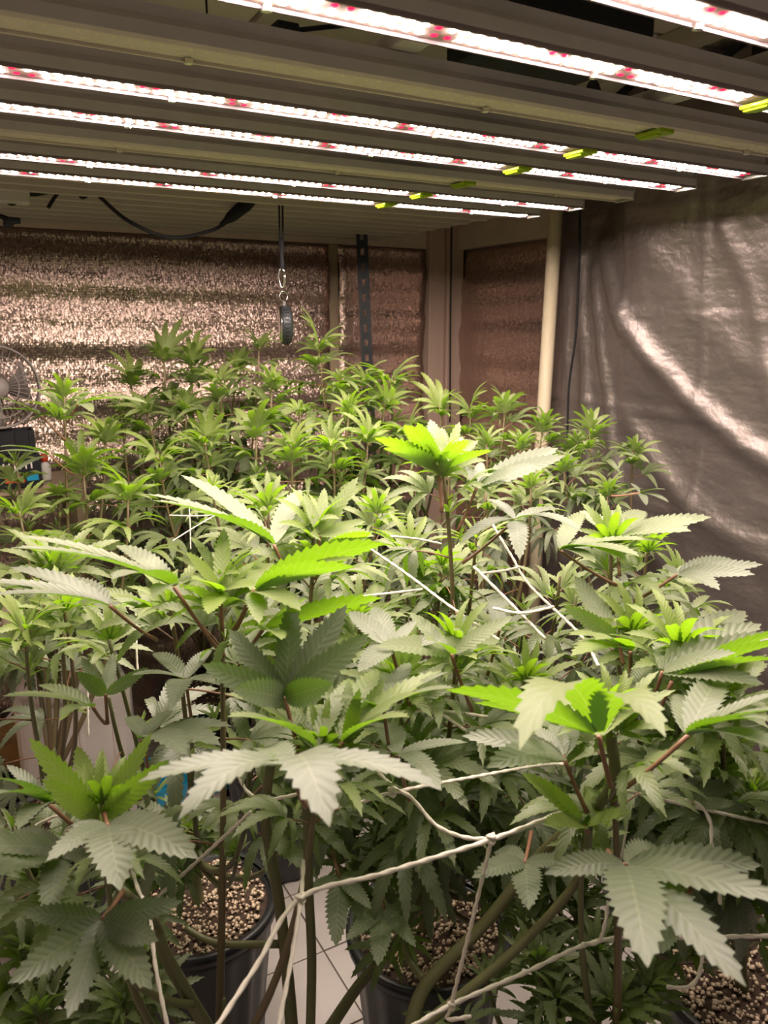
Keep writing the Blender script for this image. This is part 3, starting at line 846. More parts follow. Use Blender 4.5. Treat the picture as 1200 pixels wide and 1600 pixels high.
# middle field
for (x, y, d, s, n, pk) in [(690, 720, 1.02, .085, 4, 'b'), (490, 830, 0.98, .10, 6, 'a'), (345, 915, 0.84, .095, 5, 'front_left'), (715, 1010, 0.90, .09, 6, 'b'),
        (265, 945, 0.98, .10, 6, 'a'), (745, 830, 1.15, .09, 7, 'b'), (875, 900, 1.2, .09, 6, 'b2'), (955, 850, 1.05, .095, 4, 'c'), (985, 985, 0.92, .095, 5, 'c'),
        (1060, 1010, 0.85, .10, 5, 'c'), (1130, 1080, 0.85, .10, 6, 'c'), (640, 850, 1.25, .095, 7, 'b'), (590, 800, 1.45, .095, 7, 'a2'), (420, 790, 1.45, .095, 7, 'a2'),
        (560, 960, 1.05, .10, 7, 'b'), (820, 950, 1.25, .09, 7, 'b2'), (900, 930, 1.3, .085, 6, 'c2'), (80, 880, 1.2, .10, 7, 'd'), (40, 980, 1.05, .10, 7, 'd'),
        (170, 1000, 1.0, .095, 6, 'a'), (100, 950, 1.1, .095, 6, 'd'), (1010, 860, 1.25, .09, 6, 'c2'), (1060, 900, 1.3, .085, 5, 'c2'), (690, 880, 1.2, .09, 7, 'b'),
        (170, 1090, 0.98, .095, 5, 'a'), (625, 1060, 0.90, .10, 6, 'b'), (820, 1060, 0.95, .09, 6, 'b'), (400, 1000, 1.0, .10, 6, 'a')]:
    shoot(x, y, d, s, pk=pk, nodes=n + 2, youth=0.95)
# near field
for (x, y, d, s, n, pk) in [(160, 1250, 0.74, .075, 4, 'front_left'), (500, 1160, 0.74, .075, 4, 'front_left'), (950, 1110, 0.74, .08, 4, 'front_right'),
        (915, 1290, 0.80, .06, 2, 'front_right'), (300, 1160, 0.95, .09, 5, 'a'), (650, 1170, 0.95, .09, 5, 'b'), (1120, 1180, 0.9, .09, 5, 'c'), (760, 1150, 1.0, .09, 5, 'b'),
        (1180, 1230, 0.95, .08, 4, 'c'), (60, 1160, 1.0, .09, 5, 'd'), (390, 1180, 0.95, .085, 4, 'a')]:
    shoot(x, y, d, s, pk=pk, nodes=n, youth=0.9)
# low, shaded side shoots
for (x, y, d, s, pk) in [(640, 1290, 1.05, .08, 'b'), (590, 1250, 1.1, .085, 'b'), (720, 1330, 1.05, .075, 'b'), (840, 1290, 1.0, .08, 'b'), (300, 1300, 1.1, .075, 'a'), (370, 1330, 1.1, .07, 'a'),
        (1040, 1300, 1.0, .075, 'c'), (1110, 1260, 1.0, .08, 'c'), (1170, 1330, .98, .075, 'c'), (540, 1340, 1.1, .07, 'b'), (860, 1390, 1.0, .07, 'c'), (770, 1400, 1.05, .07, 'b'),
        (60, 1370, 1.0, .085, 'front_left'), (20, 1290, .95, .085, 'front_left'), (40, 1480, .95, .08, 'front_left'), (230, 1480, .95, .07, 'front_left'), (1000, 1420, .98, .07, 'c'), (930, 1480, .95, .07, 'front_right'),
        (760, 1520, .92, .065, 'front_right'), (870, 1560, .9, .065, 'front_right'), (1010, 1540, .92, .07, 'front_right'), (630, 1450, 1.0, .065, 'b'), (60, 1580, .9, .08, 'front_left'), (1150, 1420, 1.0, .07, 'c'),
        (470, 1240, 1.0, .08, 'a'), (220, 1370, 1.0, .07, 'a'), (700, 1230, 1.1, .085, 'b'), (960, 1240, 1.05, .08, 'c'), (1060, 1380, 1.0, .07, 'c'), (350, 1560, .95, .06, 'front_left'),
        (500, 1290, 1.15, .08, 'b'), (600, 1340, 1.15, .08, 'b'), (820, 1440, .98, .075, 'front_right'), (900, 1400, 1.05, .08, 'front_right'), (840, 1500, .92, .075, 'front_right'), (960, 1560, .88, .075, 'front_right'),
        (700, 1580, .9, .06, 'front_right'), (1080, 1450, 1.0, .075, 'c'), (1180, 1390, 1.0, .08, 'c'), (20, 1420, 1.05, .085, 'front_left'), (110, 1520, 1.0, .08, 'front_left'), (20, 1560, .95, .085, 'front_left'), (190, 1560, .9, .07, 'front_left'),
        (260, 1290, 1.15, .075, 'a'), (780, 1260, 1.1, .085, 'b'), (880, 1230, 1.15, .085, 'b'), (1010, 1180, 1.1, .085, 'c'), (680, 1160, 1.15, .085, 'b'), (560, 1150, 1.2, .085, 'b')]:
    shoot(x, y, d, s, pk=pk, nodes=4, youth=0.45, tip=1.1)

# large leaves set one by one: base, leaflet tips (pixel, pixel, distance[, arch]), normal, youth
def big_leaf(pk, base, tips, nrm='up', youth=0.0, wr=0.115, arch=0.12, stemto=None, fold=0.22, plen=None):
    B = P(*base); mb = MB()
    n = {'up': Vector((0, 0, 1)), 'cam': (CAMP - B).normalized(), 'half': ((CAMP - B).normalized() + Vector((0, 0, 1))).normalized()}.get(nrm) if isinstance(nrm, str) else Vector(nrm)
    for tp in tips:
        T = P(*tp[:3]); a = tp[3] if len(tp) > 3 else arch
        L = (T - B).length; dv = (T - B).normalized()
        nn = (n - dv * n.dot(dv)); nn = nn.normalized() if nn.length > 0.05 else Vector((0, 0, 1))
        wv = tp[4] if len(tp) > 4 else wr
        leaflet(mb, Vector((0, 0, 0)), (T - B) * 0.5 + nn * a * L, T - B, nn, wv, 14, fold, 0)
    S = None
    if stemto is not None: S = P(*stemto)
    else:
        best = 9
        for path in BR[pk]:
            for q in path:
                dd = (q - B).length + max(0, q.z - B.z + 0.01) * 3
                if dd < best: best = dd; S = q
    v = S - B
    if plen and v.length > plen: pass
    mid = v * 0.5 + Vector((0, 0, -0.06)) * v.length
    mb.tube(bez(v, v * 0.66 + Vector((0, 0, -.05)) * v.length, v * 0.33 + Vector((0, 0, -.03)) * v.length, Vector((0, 0, 0)), 6), [0.0026, .0023, .0021, .002, .002, .0021, .0022], 7, 1)
    o = mb.build('leaf', [LEAF, PETIOLE], None, True)
    o.parent = PLANT[pk]; o.location = B - PLANT[pk].location
    o.color = (1, 1, 1, youth); COUNT[pk] += 1
    return o
FL, FR, A_, B_, C_ = 'front_left', 'front_right', 'a', 'b', 'c'
big_leaf(FL, (445, 1090, .74), [(457, 937, .78), (357, 982, .74), (542, 945, .76), (577, 990, .73), (315, 1037, .68), (365, 1075, .64, .05), (520, 1068, .66, .05)], 'cam', 0.0, .14, .05, (470, 1185, .75))
big_leaf(FL, (272, 917, .80), [(25, 838, .72), (15, 856, .66), (182, 852, .90), (175, 905, .62), (330, 905, .90), (240, 935, .68)], 'up', 0.2, .10, .10, (350, 1025, .84))
big_leaf(A_, (172, 947, .86), [(-30, 908, .80), (15, 886, .90), (-10, 930, .74), (95, 905, .97), (215, 950, .96)], 'up', 0.0, .11, .09, (245, 1000, .95))
big_leaf(A_, (428, 852, .93), [(228, 772, .88), (238, 782, .82), (282, 742, .98), (300, 800, .78), (470, 765, 1.06), (520, 800, 1.08)], 'up', 0.25, .105, .10, (452, 900, .95))
big_leaf(A_, (395, 925, .80), [(560, 872, .74), (470, 955, .70), (420, 880, .92), (405, 975, .72)], 'up', 0.65, .125, .10, (365, 985, .84))
big_leaf(A_, (397, 922, .80), [(600, 848, .74, .10, .13), (555, 885, .68, .08, .1)], (0.4, .7, .6), 0.6, .11, .1, (368, 985, .84))
big_leaf(A_, (410, 985, .78), [(480, 935, .82), (598, 934, .76), (440, 1000, .68)], (0.4, 0.7, .6), 0.7, .12, .08, (380, 1020, .82))
big_leaf(FL, (345, 925, .82), [(350, 825, .86), (290, 862, .78), (398, 878, .84), (300, 905, .72), (400, 915, .74), (325, 960, .72)], 'half', 0.95, .13, .06, (347, 985, .83))
big_leaf(A_, (500, 835, .96), [(507, 762, 1.0), (560, 745, .98), (475, 770, .98), (572, 815, .92), (585, 838, .88)], 'half', 0.6, .12, .05, (495, 880, .97))
big_leaf(A_, (505, 868, .96), [(568, 820, .92), (580, 832, .86), (470, 880, .88)], (0.4, .7, .6), 0.9, .12, .06, (492, 905, .97))
# bright crown
big_leaf(B_, (685, 737, 1.02), [(585, 684, .93, .10), (632, 664, .92, .13), (652, 660, .97, .14), (732, 688, .93, .12), (770, 704, .97, .10), (600, 700, .90, .08), (690, 668, 1.10, .06)], (0.30, 0.52, .75), 0.75, .13, .12, (690, 800, 1.02))
big_leaf(B_, (692, 735, 1.04), [(672, 655, 1.10, .05), (722, 682, 1.10), (745, 690, 1.06)], (-.3, -.5, .8), 0.2, .14, .06, (690, 800, 1.02))
big_leaf(B_, (745, 762, 1.0), [(884, 712, .97), (872, 700, 1.06), (840, 728, .90), (728, 728, 1.05, .06, .09), (752, 722, 1.10, .06, .08)], 'half', 0.0, .12, .06, (715, 830, 1.02))
big_leaf(B_, (805, 812, 1.05), [(910, 832, .96, .22), (812, 875, .94, .16), (720, 850, .98, .2), (760, 780, 1.12), (890, 800, 1.12)], 'up', 0.0, .12, .14, (722, 880, 1.05))
big_leaf(C_, (875, 860, 1.02), [(1042, 846, .94), (1000, 870, .86), (982, 878, .88, .16), (1010, 838, 1.08), (910, 800, 1.14), (930, 880, .9)], 'up', 0.3, .105, .10, (965, 915, 1.0))
big_leaf(C_, (965, 838, 1.05), [(1112, 808, .98), (1090, 815, .92), (905, 798, 1.14), (955, 797, 1.18), (1005, 798, 1.18), (1080, 830, .90)], 'half', 0.25, .115, .08, (968, 900, 1.03))
big_leaf(C_, (1058, 898, .98), [(1192, 882, .94), (1180, 898, .88), (1125, 922, .86, .12), (1036, 884, 1.04), (1150, 876, 1.06)], 'half', 0.0, .11, .07, (990, 940, 1.0))
big_leaf(C_, (965, 995, .90), [(898, 900, .98), (982, 935, .97), (880, 945, .88), (1010, 960, .96)], 'cam', 0.35, .125, .05, (975, 1040, .90))
big_leaf(C_, (985, 1018, .86), [(888, 992, .80), (892, 1025, .76), (930, 1000, .76), (1020, 985, .94)], 'up', 0.75, .12, .12, (985, 1060, .88))
big_leaf(C_, (1035, 1050, .80), [(1165, 955, .92), (1190, 975, .86), (1210, 990, .80), (1195, 1070, .70, .14), (1060, 960, .95), (1150, 1020, .72)], 'half', 0.1, .115, .09, (1010, 1120, .84))
big_leaf(C_, (1050, 1065, .78), [(1230, 985, .76), (1240, 1000, .70), (1225, 1030, .68)], (0.4, .7, .6), 0.5, .10, .10, (1020, 1130, .82))
big_leaf(C_, (990, 1085, .80), [(1012, 1028, .86), (985, 1090, .78), (950, 1055, .84)], 'cam', 0.2, .16, .05, (975, 1140, .80))
# near arching leaf, right of centre
big_leaf(FR, (937, 1152, .68), [(812, 1172, .50, .42, .115), (1040, 1152, .52, .40, .115), (865, 1085, .76, .14), (1000, 1110, .76, .14), (950, 1090, .80, .12)], (0.05, .25, .95), 0.6, .12, .2, (955, 1230, .70))
big_leaf(FR, (935, 1150, .68), [(695, 1078, .60, .10), (740, 1098, .70, .08)], (0.4, .7, .6), 0.55, .105, .1, (955, 1230, .70))
big_leaf(FR, (1075, 1150, .66), [(1220, 1082, .62), (1240, 1108, .56), (1235, 1180, .52, .12), (1130, 1050, .78), (1065, 1085, .78), (1200, 1125, .54)], 'up', 0.1, .115, .09, (975, 1232, .70))
big_leaf(FR, (880, 1182, .72), [(835, 1135, .78), (866, 1126, .80), (895, 1128, .80), (760, 1200, .62, .14), (722, 1150, .72, .16), (800, 1145, .72)], 'half', 0.0, .13, .07, (918, 1270, .72))
big_leaf(FR, (915, 1290, .74), [(815, 1208, .70, .06), (850, 1288, .66, .06), (985, 1268, .68, .05), (955, 1225, .80, .04), (925, 1232, .8, .03)], 'half', 0.85, .12, .06, (918, 1300, .75))
# shoot at front centre
big_leaf(FL, (492, 1170, .72), [(350, 1083, .66), (355, 1120, .60), (545, 1065, .80), (500, 1100, .82), (440, 1110, .80)], 'up', 0.45, .12, .12, (482, 1220, .74))
big_leaf(FL, (535, 1160, .73), [(655, 1080, .70), (690, 1048, .76), (640, 1120, .64), (545, 1060, .84), (590, 1045, .84)], 'up', 0.6, .125, .12, (490, 1235, .75))
big_leaf(FL, (540, 1165, .74), [(545, 1062, .78), (562, 1075, .72), (600, 1062, .76)], 'cam', 0.6, .12, .05, (492, 1235, .75))
big_leaf(FL, (452, 1196, .56), [(278, 1282, .46, .30, .13), (515, 1292, .44, .34, .17), (605, 1186, .56, .12), (215, 1222, .52, .16), (690, 1235, .50, .2, .1), (400, 1180, .68)], 'up', 0.0, .12, .14, (478, 1260, .66))
big_leaf(B_, (620, 1180, .78), [(690, 1235, .68, .2), (560, 1190, .70, .12), (730, 1160, .80), (600, 1130, .92)], 'up', 0.0, .12, .12, (640, 1250, .85))
big_leaf(B_, (705, 1022, .86), [(640, 958, .90), (715, 960, .94), (800, 965, .86), (590, 1010, .78), (780, 1000, .92), (665, 1000, .76)], 'half', 0.35, .13, .07, (738, 1110, .90))
big_leaf(B_, (610, 1010, .82), [(545, 955, .90), (585, 948, .92), (650, 970, .86), (560, 1050, .72), (690, 1000, .84)], 'half', 0.0, .13, .06, (640, 1100, .88))
big_leaf(B_, (600, 1110, .76), [(520, 1090, .70), (700, 1050, .74), (710, 1075, .68), (600, 1050, .86), (640, 1035, .86)], 'up', 0.2, .11, .1, (610, 1180, .82))
big_leaf(B_, (780, 985, .98), [(700, 965, .92), (860, 945, .98), (830, 975, .90), (770, 930, 1.08)], 'up', 0.0, .12, .1, (760, 1060, 1.0))
# lower left
big_leaf(FL, (160, 1436, .66), [(105, 1592, .58, .08), (12, 1537, .58, .08), (238, 1546, .58, .08), (32, 1425, .62, .10), (285, 1408, .66, .10), (248, 1470, .60)], 'cam', 0.0, .15, .06, (192, 1392, .70))
big_leaf(FL, (168, 1290, .68), [(188, 1392, .58, .18, .19), (72, 1346, .60, .16), (310, 1342, .60, .18, .15), (110, 1290, .66), (255, 1290, .68)], 'half', 0.0, .13, .15, (163, 1270, .73))
big_leaf(FL, (155, 1280, .74), [(45, 1152, .70, .06), (160, 1172, .80, .05), (237, 1145, .76, .05), (265, 1187, .70, .06), (65, 1217, .66, .06), (120, 1165, .82, .04), (195, 1190, .80, .04)], 'cam', 0.95, .105, .05, (158, 1310, .74))
big_leaf(FL, (78, 1258, .70), [(-15, 1215, .62), (-20, 1245, .58), (28, 1297, .60, .14), (10, 1195, .72), (100, 1205, .80)], 'up', 0.0, .12, .1, (130, 1300, .74))
big_leaf(FL, (95, 1330, .78), [(-40, 1325, .68), (-20, 1370, .66), (75, 1440, .68, .1), (150, 1350, .74), (20, 1300, .84)], 'half', 0.0, .14, .08, (140, 1330, .8))
big_leaf(A_, (165, 1085, .90), [(127, 1027, .92), (177, 1020, .94), (232, 1043, .90), (120, 1050, .84)], 'cam', 0.15, .14, .04, (168, 1130, .94))
big_leaf(A_, (145, 1105, .86), [(3, 1088, .78), (95, 1120, .76), (60, 1070, .90)], 'up', 0.5, .12, .1, (165, 1130, .94))
big_leaf(A_, (225, 1155, .86), [(362, 1135, .80), (345, 1165, .74), (292, 1180, .72, .14), (200, 1120, .94), (270, 1110, .94)], 'up', 0.0, .12, .12, (235, 1230, .9))
big_leaf(A_, (290, 1062, .92), [(205, 1055, .86), (270, 1105, .80, .14), (360, 1075, .86), (240, 1020, 1.0), (330, 1015, 1.0)], 'up', 0.0, .13, .12, (300, 1130, .95))
# lower right
big_leaf(FR, (977, 1352, .58), [(1012, 1512, .46, .16, .17), (1166, 1542, .46, .12, .12), (1230, 1408, .48, .10, .10), (850, 1366, .54, .16), (1190, 1352, .58, .12), (1050, 1340, .68, .08)], 'half', 0.0, .135, .14, (950, 1330, .68))
big_leaf(B_, (820, 1348, .80), [(826, 1422, .72, .12, .2), (737, 1372, .74, .14), (905, 1350, .76, .12), (775, 1330, .88)], 'half', 0.0, .14, .12, (830, 1300, .86))
big_leaf(C_, (1080, 1255, .86), [(1040, 1222, .90), (1085, 1205, .94), (1155, 1215, .90), (1150, 1255, .82), (1170, 1262, .86)], 'cam', 0.0, .14, .05, (1075, 1300, .9))
big_leaf(C_, (1050, 1420, .80), [(1035, 1490, .72, .1, .17), (1110, 1480, .74, .1), (1000, 1440, .76), (1120, 1430, .8)], 'half', 0.0, .14, .1, (1080, 1390, .86))
big_leaf(B_, (600, 1420, .92), [(590, 1510, .84, .08, .17), (540, 1470, .86), (650, 1480, .86), (545, 1420, .94), (660, 1420, .92)], 'half', 0.1, .14, .1, (590, 1380, .96))
big_leaf(B_, (530, 1370, .94), [(525, 1480, .86, .08, .17), (580, 1420, .88), (470, 1400, .9), (585, 1370, .96)], 'half', 0.1, .14, .1, (520, 1330, .98))
# back right leaf against the curtain
big_leaf('c2', (1000, 770, 1.62), [(1040, 765, 1.56), (1045, 785, 1.54), (985, 755, 1.66), (1010, 790, 1.55)], 'up', 0.0, .12, .1, (955, 775, 1.66))
big_leaf('d', (62, 647, 1.60), [(-15, 618, 1.54), (0, 640, 1.50), (40, 640, 1.66)], 'up', 0.2, .11, .1, (103, 688, 1.63))
big_leaf('d', (78, 712, 1.58), [(-10, 707, 1.52), (0, 698, 1.46), (20, 740, 1.5)], 'up', 0.1, .11, .12, (115, 742, 1.63))
big_leaf('d', (122, 632, 1.60), [(195, 613, 1.60), (230, 630, 1.52), (145, 645, 1.5), (140, 612, 1.68)], 'up', 0.3, .12, .12, (105, 660, 1.62))

# heavy lower stems seen between the pots
def thick(pk, pts, r0, r1):
    ps = spline([P(*p) for p in pts], 5); n = len(ps)
    MB().tube(ps, [r0 + (r1 - r0) * i / (n - 1) for i in range(n)], 9).build('branch', STEM, PLANT[pk], True)
thick(FL, [(335, 1625, .92), (262, 1500, .86), (240, 1440, .84), (190, 1392, .72)], .0085, .005)
thick(FL, [(458, 1640, .95), (450, 1530, .95), (435, 1400, .92), (415, 1280, .86), (425, 1180, .80)], .0085, .005)
thick(FL, [(484, 1640, .92), (487, 1500, .92), (482, 1380, .88), (480, 1260, .80), (472, 1180, .76)], .006, .005)
thick(FR, [(500, 1630, 1.0), (560, 1540, 1.02), (620, 1470, 1.04), (690, 1340, 1.06)], .0085, .005)
thick(FR, [(640, 1620, .88), (665, 1540, .90), (760, 1440, .92), (850, 1330, .88), (950, 1240, .74), (955, 1150, .70)], .0088, .005)
thick(FR, [(650, 1610, .86), (740, 1540, .86), (830, 1460, .86), (905, 1370, .82), (920, 1290, .76)], .0062, .0042)
thick(B_, [(662, 1530, .92), (640, 1500, .95), (630, 1470, .97)], .005, .004)
thick(A_, [(436, 1475, .94), (340, 1474, .96), (290, 1450, .98)], .005, .004)
thick(FL, [(300, 1570, .88), (250, 1560, .84), (195, 1525, .80)], .005, .0035)
thick(C_, [(1200, 1275, .86), (1165, 1310, .92), (1120, 1370, .98)], .005, .006)
for k in COUNT: print('leaves', k, COUNT[k])
import sys; sys.stderr.write('LEAVES ' + str(COUNT) + '\n')

# ------------------------------------------------------------------ white cords
def rope(pts, label, r=0.0022, knot=None):
    ps = spline([P(*p) for p in pts], 14)
    # even resampling so that the twist shows
    out = [ps[0]]; acc = 0
    for i in range(1, len(ps)):
        a, b = ps[i - 1], ps[i]; n = max(1, int((b - a).length / (r * 1.3)))
        for k in range(1, n + 1): out.append(a.lerp(b, k / n))
    root = empty('tie_cord', out[0], label, 'cord', 'white tie cords')
    MB().tube(out, r, 8, twist=0.42 / r, lobes=2).build('strand', ROPE, root, True)
    for kn in (knot or []):
        c = P(*kn); rr = random.Random(int(kn[0]))
        q = [c + Vector((math.cos(a * 2.2), math.sin(a * 2.2), math.cos(a * 1.3))) * r * 1.5 for a in range(0, 9)]
        MB().tube(spline(q, 4), r * 0.85, 7, twist=0.42 / r, lobes=2).build('knot', ROPE, root, True)
    return root
rope([(330, 1618, .62), (400, 1510, .66), (470, 1403, .70), (600, 1364, .72), (770, 1311, .74), (895, 1262, .76)], 'long white cord from bottom left through a knot up to the right', .0025, [(470, 1404, .70), (768, 1310, .74)])
rope([(432, 1620, .64), (455, 1500, .67), (470, 1404, .70), (474, 1345, .73)], 'white cord dropping straight below the lower centre knot', .0022)
rope([(768, 1312, .74), (735, 1450, .76), (705, 1570, .78), (700, 1592, .78), (735, 1588, .76)], 'white cord hanging from the long cord to a looped knot at the bottom', .0022, [(706, 1570, .78)])
rope([(640, 1606, .76), (705, 1570, .78), (815, 1522, .80), (935, 1470, .82), (1060, 1465, .82), (1215, 1462, .82)], 'white cord along the bottom right running behind the biggest leaf', .0024)
rope([(950, 1408, .80), (945, 1445, .80), (934, 1472, .81), (910, 1475, .8)], 'short white cord end looped over the bottom right cord', .002)
rope([(1100, 1466, .80), (1093, 1520, .79), (1075, 1542, .78), (1042, 1542, .78)], 'white cord tail curling below the bottom right cord', .0021)
rope([(606, 1232, .80), (640, 1244, .80), (680, 1288, .79), (725, 1308, .76), (768, 1311, .74)], 'slack white cord drooping into the knot right of centre', .0022, [(614, 1238, .80)])
rope([(480, 1275, .82), (560, 1255, .82), (614, 1238, .80), (740, 1214, .86), (865, 1194, .9), (945, 1204, .92)], 'taut white cord crossing behind the near arching leaf', .002)
rope([(980, 1236, .80), (1080, 1260, .84), (1185, 1283, .86), (1230, 1290, .86)], 'straight white cord sloping down to the right edge', .002)
rope([(1000, 1220, .82), (1050, 1245, .82), (1090, 1256, .82), (1110, 1285, .82), (1112, 1320, .82), (1122, 1360, .82), (1125, 1412, .83)], 'white cord bending down beside the right hand leaf', .0021)
rope([(1035, 1185, .86), (1085, 1184, .88), (1113, 1182, .9), (1090, 1165, .9)], 'short white cord folded behind the red petiole', .002)
rope([(1040, 1190, .9), (1080, 1212, .9), (1125, 1250, .92), (1180, 1280, .92), (1195, 1320, .94)], 'white cord passing behind the lower right leaves', .002)
rope([(985, 1236, .84), (978, 1300, .86), (968, 1350, .88)], 'thin white cord hanging behind the biggest leaf at lower right', .0014)
rope([(202, 1342, .80), (216, 1390, .78), (233, 1425, .76), (243, 1510, .74), (264, 1615, .72)], 'white cord hanging steeply at lower left', .0021)
rope([(195, 1450, .95), (250, 1398, .92), (320, 1335, .9), (392, 1268, .86)], 'white cord sloping across the lower left perlite pot', .0022)
rope([(770, 820, 1.12), (800, 870, 1.07), (828, 915, 1.02), (905, 990, 0.95), (935, 1040, 0.87)], 'long white cord crossing the middle of the canopy downward right', .002)
rope([(740, 885, 0.99), (790, 935, 0.97), (852, 998, 0.95)], 'white cord slanting beside the crossing point in the canopy', .0022)
rope([(750, 896, 1.01), (785, 892, 1.03), (812, 886, 1.05)], 'short level white cord behind the mid canopy crossing', .002)
rope([(770, 950, 0.95), (815, 958, 0.95), (865, 948, 0.97)], 'level white cord below the mid canopy crossing', .002)
rope([(575, 855, 1.07), (640, 900, 1.03), (700, 945, 0.99), (780, 1000, 0.95)], 'white cord running behind the centre plants down to the right', .002)
rope([(540, 935, 0.99), (600, 928, 1.02), (660, 921, 1.05)], 'level white cord behind the bright leaf at centre', .0018)
rope([(610, 838, 1.12), (650, 842, 1.12), (690, 850, 1.12)], 'short white cord below the bright crown', .002)
rope([(590, 1116, .86), (675, 1110, .88), (762, 1120, .92)], 'level white cord in the middle of the foreground', .002)
rope([(650, 1085, .88), (685, 1112, .88), (728, 1142, .9)], 'short slanting white cord over the level foreground cord', .0019)
rope([(295, 780, 1.5), (297, 820, 1.5), (298, 858, 1.5)], 'thin vertical white cord left of the crossing twigs', .0012)
rope([(265, 805, 1.45), (310, 806, 1.45), (350, 803, 1.45)], 'thin level white cord beneath the back left plants', .0012)
rope([(270, 845, 1.42), (310, 820, 1.45), (345, 800, 1.5)], 'thin slanting white cord beneath the back left plants', .0012)
rope([(212, 940, 1.2), (213, 1010, 1.2), (216, 1060, 1.2)], 'thin vertical white cord before the white jug handle', .0018)
rope([(136, 1050, 1.15), (137, 1100, 1.15), (138, 1150, 1.15)], 'thin vertical white cord before the white jug', .0018)
rope([(55, 1290, .95), (90, 1275, .95), (115, 1285, .93), (100, 1300, .93), (140, 1282, .92)], 'curly white cord tied behind the left shoot', .002)
rope([(540, 1150, .88), (575, 1190, .86), (600, 1215, .84), (625, 1238, .82)], 'white cord slanting down behind the front centre shoot', .002)
rope([(360, 1180, .86), (385, 1235, .84), (420, 1248, .82), (470, 1240, .8)], 'white cord tied around the front left stem', .002)

# ------------------------------------------------------------------ things at the left
# white jerrycan
jx, jy = 0.19, 1.99
j = empty('jerrycan', (jx, jy, 0), 'white plastic jerrycan with top handle behind the left plants', 'jerrycan')
MB().box((jx, jy, 0.255), (0.27, 0.19, 0.51)).build('body', WHITE_PL, j, bevel=0.03)
MB().lathe([(0.12, 0), (0.09, 0.03), (0.05, 0.05), (0.04, 0.05)], 20, (jx - 0.02, jy, 0.50)).build('shoulder', WHITE_PL, j, True)
MB().lathe([(0.027, 0), (0.030, 0.005), (0.030, 0.03), (0.026, 0.034)], 20, (jx - 0.08, jy - 0.02, 0.53)).build('cap', WHITE_PL, j, True)
MB().tube(spline([(jx - 0.04, jy, 0.53), (jx, jy, 0.60), (jx + 0.08, jy, 0.605), (jx + 0.11, jy, 0.52)], 6), 0.016, 10).build('handle', WHITE_PL, j, True)
for dx in (-0.08, 0.0, 0.08):
    MB().box((jx + dx, jy - 0.0945, 0.25), (0.012, 0.008, 0.38)).build('moulded_rib', WHITE_PL, j, bevel=0.003)
bt = empty('plastic_tray', (0.44, 1.90, 0.17), 'blue plastic tray on white box behind the lower left pot', 'tray')
mb = MB(); mb.box((0.44, 1.90, 0.175), (0.18, 0.17, 0.006))
for dx, dy, sx, sy in ((0, -.085, .19, .006), (0, .085, .19, .006), (-.092, 0, .006, .17), (.092, 0, .006, .17)): mb.box((0.44 + dx, 1.90 + dy, 0.20), (sx, sy, 0.055))
mb.build('tray_body', BLUE_PL, bt, bevel=0.003)
wb = empty('white_box', (0.44, 1.90, 0), 'white box under the blue tray', 'box')
MB().box((0.44, 1.90, 0.083), (0.17, 0.16, 0.160)).build('box_body', WHITE_PL, wb, bevel=0.006)
MB().box((0.44, 1.90, 0.166), (0.178, 0.165, 0.008)).build('box_lid', WHITE_PL, wb, bevel=0.002)
# brown box with black band
cb = empty('cardboard_box', (0.02, 2.42, 0), 'brown cardboard box with black band at far left edge', 'box')
MB().box((0.03, 2.42, 0.09), (0.20, 0.16, 0.18)).build('carton', CARD, cb, bevel=0.004)
MB().box((0.03, 2.42, 0.08), (0.203, 0.163, 0.03)).build('black_band', BLACK, cb)
MB().box((0.03, 2.42, 0.183), (0.20, 0.05, 0.004)).build('flap_tape', CARD, cb)
tag(MB().tube([(0.068, 2.22, 0.0), (0.066, 2.22, 0.35), (0.066, 2.22, 0.66)], [0.014, 0.0138, 0.0135], 14).build('wooden_stake', POLE_WOOD, None, True), 'short pale wooden stake standing at the left edge', 'stake')
tag(MB().tube(spline([(0.02, 2.28, 0.28), (0.10, 2.25, 0.36), (0.16, 2.22, 0.34), (0.30, 2.2, 0.33)], 6), 0.004, 8).build('clear_hose', WHITE_PL, None, True), 'thin pale hose arching from the stake to the jug', 'hose')
# bench with boxes and the fan
fz = 0.955
st = empty('side_bench', (-0.02, 2.42, 0), 'narrow bench at far left holding the fan and crate', 'bench')
MB().box((0.02, 2.44, fz - 0.012), (0.60, 0.22, 0.02)).build('bench_top', STRIP_WOOD, st, bevel=0.002)
for x, y in ((-.26, 2.35), (.30, 2.35), (-.26, 2.53), (.30, 2.53)):
    MB().box((x, y, (fz - 0.02) / 2), (0.03, 0.03, fz - 0.022)).build('leg', STRIP_WOOD, st)
fc = at_y(-8, 605, 2.40)
fan = empty('desk_fan', (fc.x - 0.0, 2.42, fz), 'round caged fan at the far left edge before the foil wall', 'fan')
Mf = Vector((0, 0, 1)).rotation_difference(Vector((0.1, -1, 0.05)).normalized()).to_matrix()
ring = []
for rad, zz in ((0.115, 0.0), (0.112, 0.02), (0.118, -0.03), (0.085, 0.032), (0.055, 0.038)):
    MB().tube([fc + Mf @ Vector((rad * math.cos(2 * PI * k / 36), rad * math.sin(2 * PI * k / 36), zz)) for k in range(37)], 0.0035 if rad > .1 else 0.0016, 6, cap=False).build('cage_ring', FAN_GREY, fan, True)
for k in range(36):
    a = 2 * PI * k / 36
    MB().tube([fc + Mf @ Vector((r * math.cos(a), r * math.sin(a), z)) for r, z in ((0.028, 0.042), (0.07, 0.036), (0.105, 0.024), (0.117, 0.0), (0.117, -0.03))], 0.0012, 4).build('cage_wire', FAN_GREY, fan, True)
MB().lathe([(0.030, 0.038), (0.028, 0.046), (0.01, 0.05)], 20, fc, 0, None, Mf).build('hub_badge', FAN_GREY, fan, True)
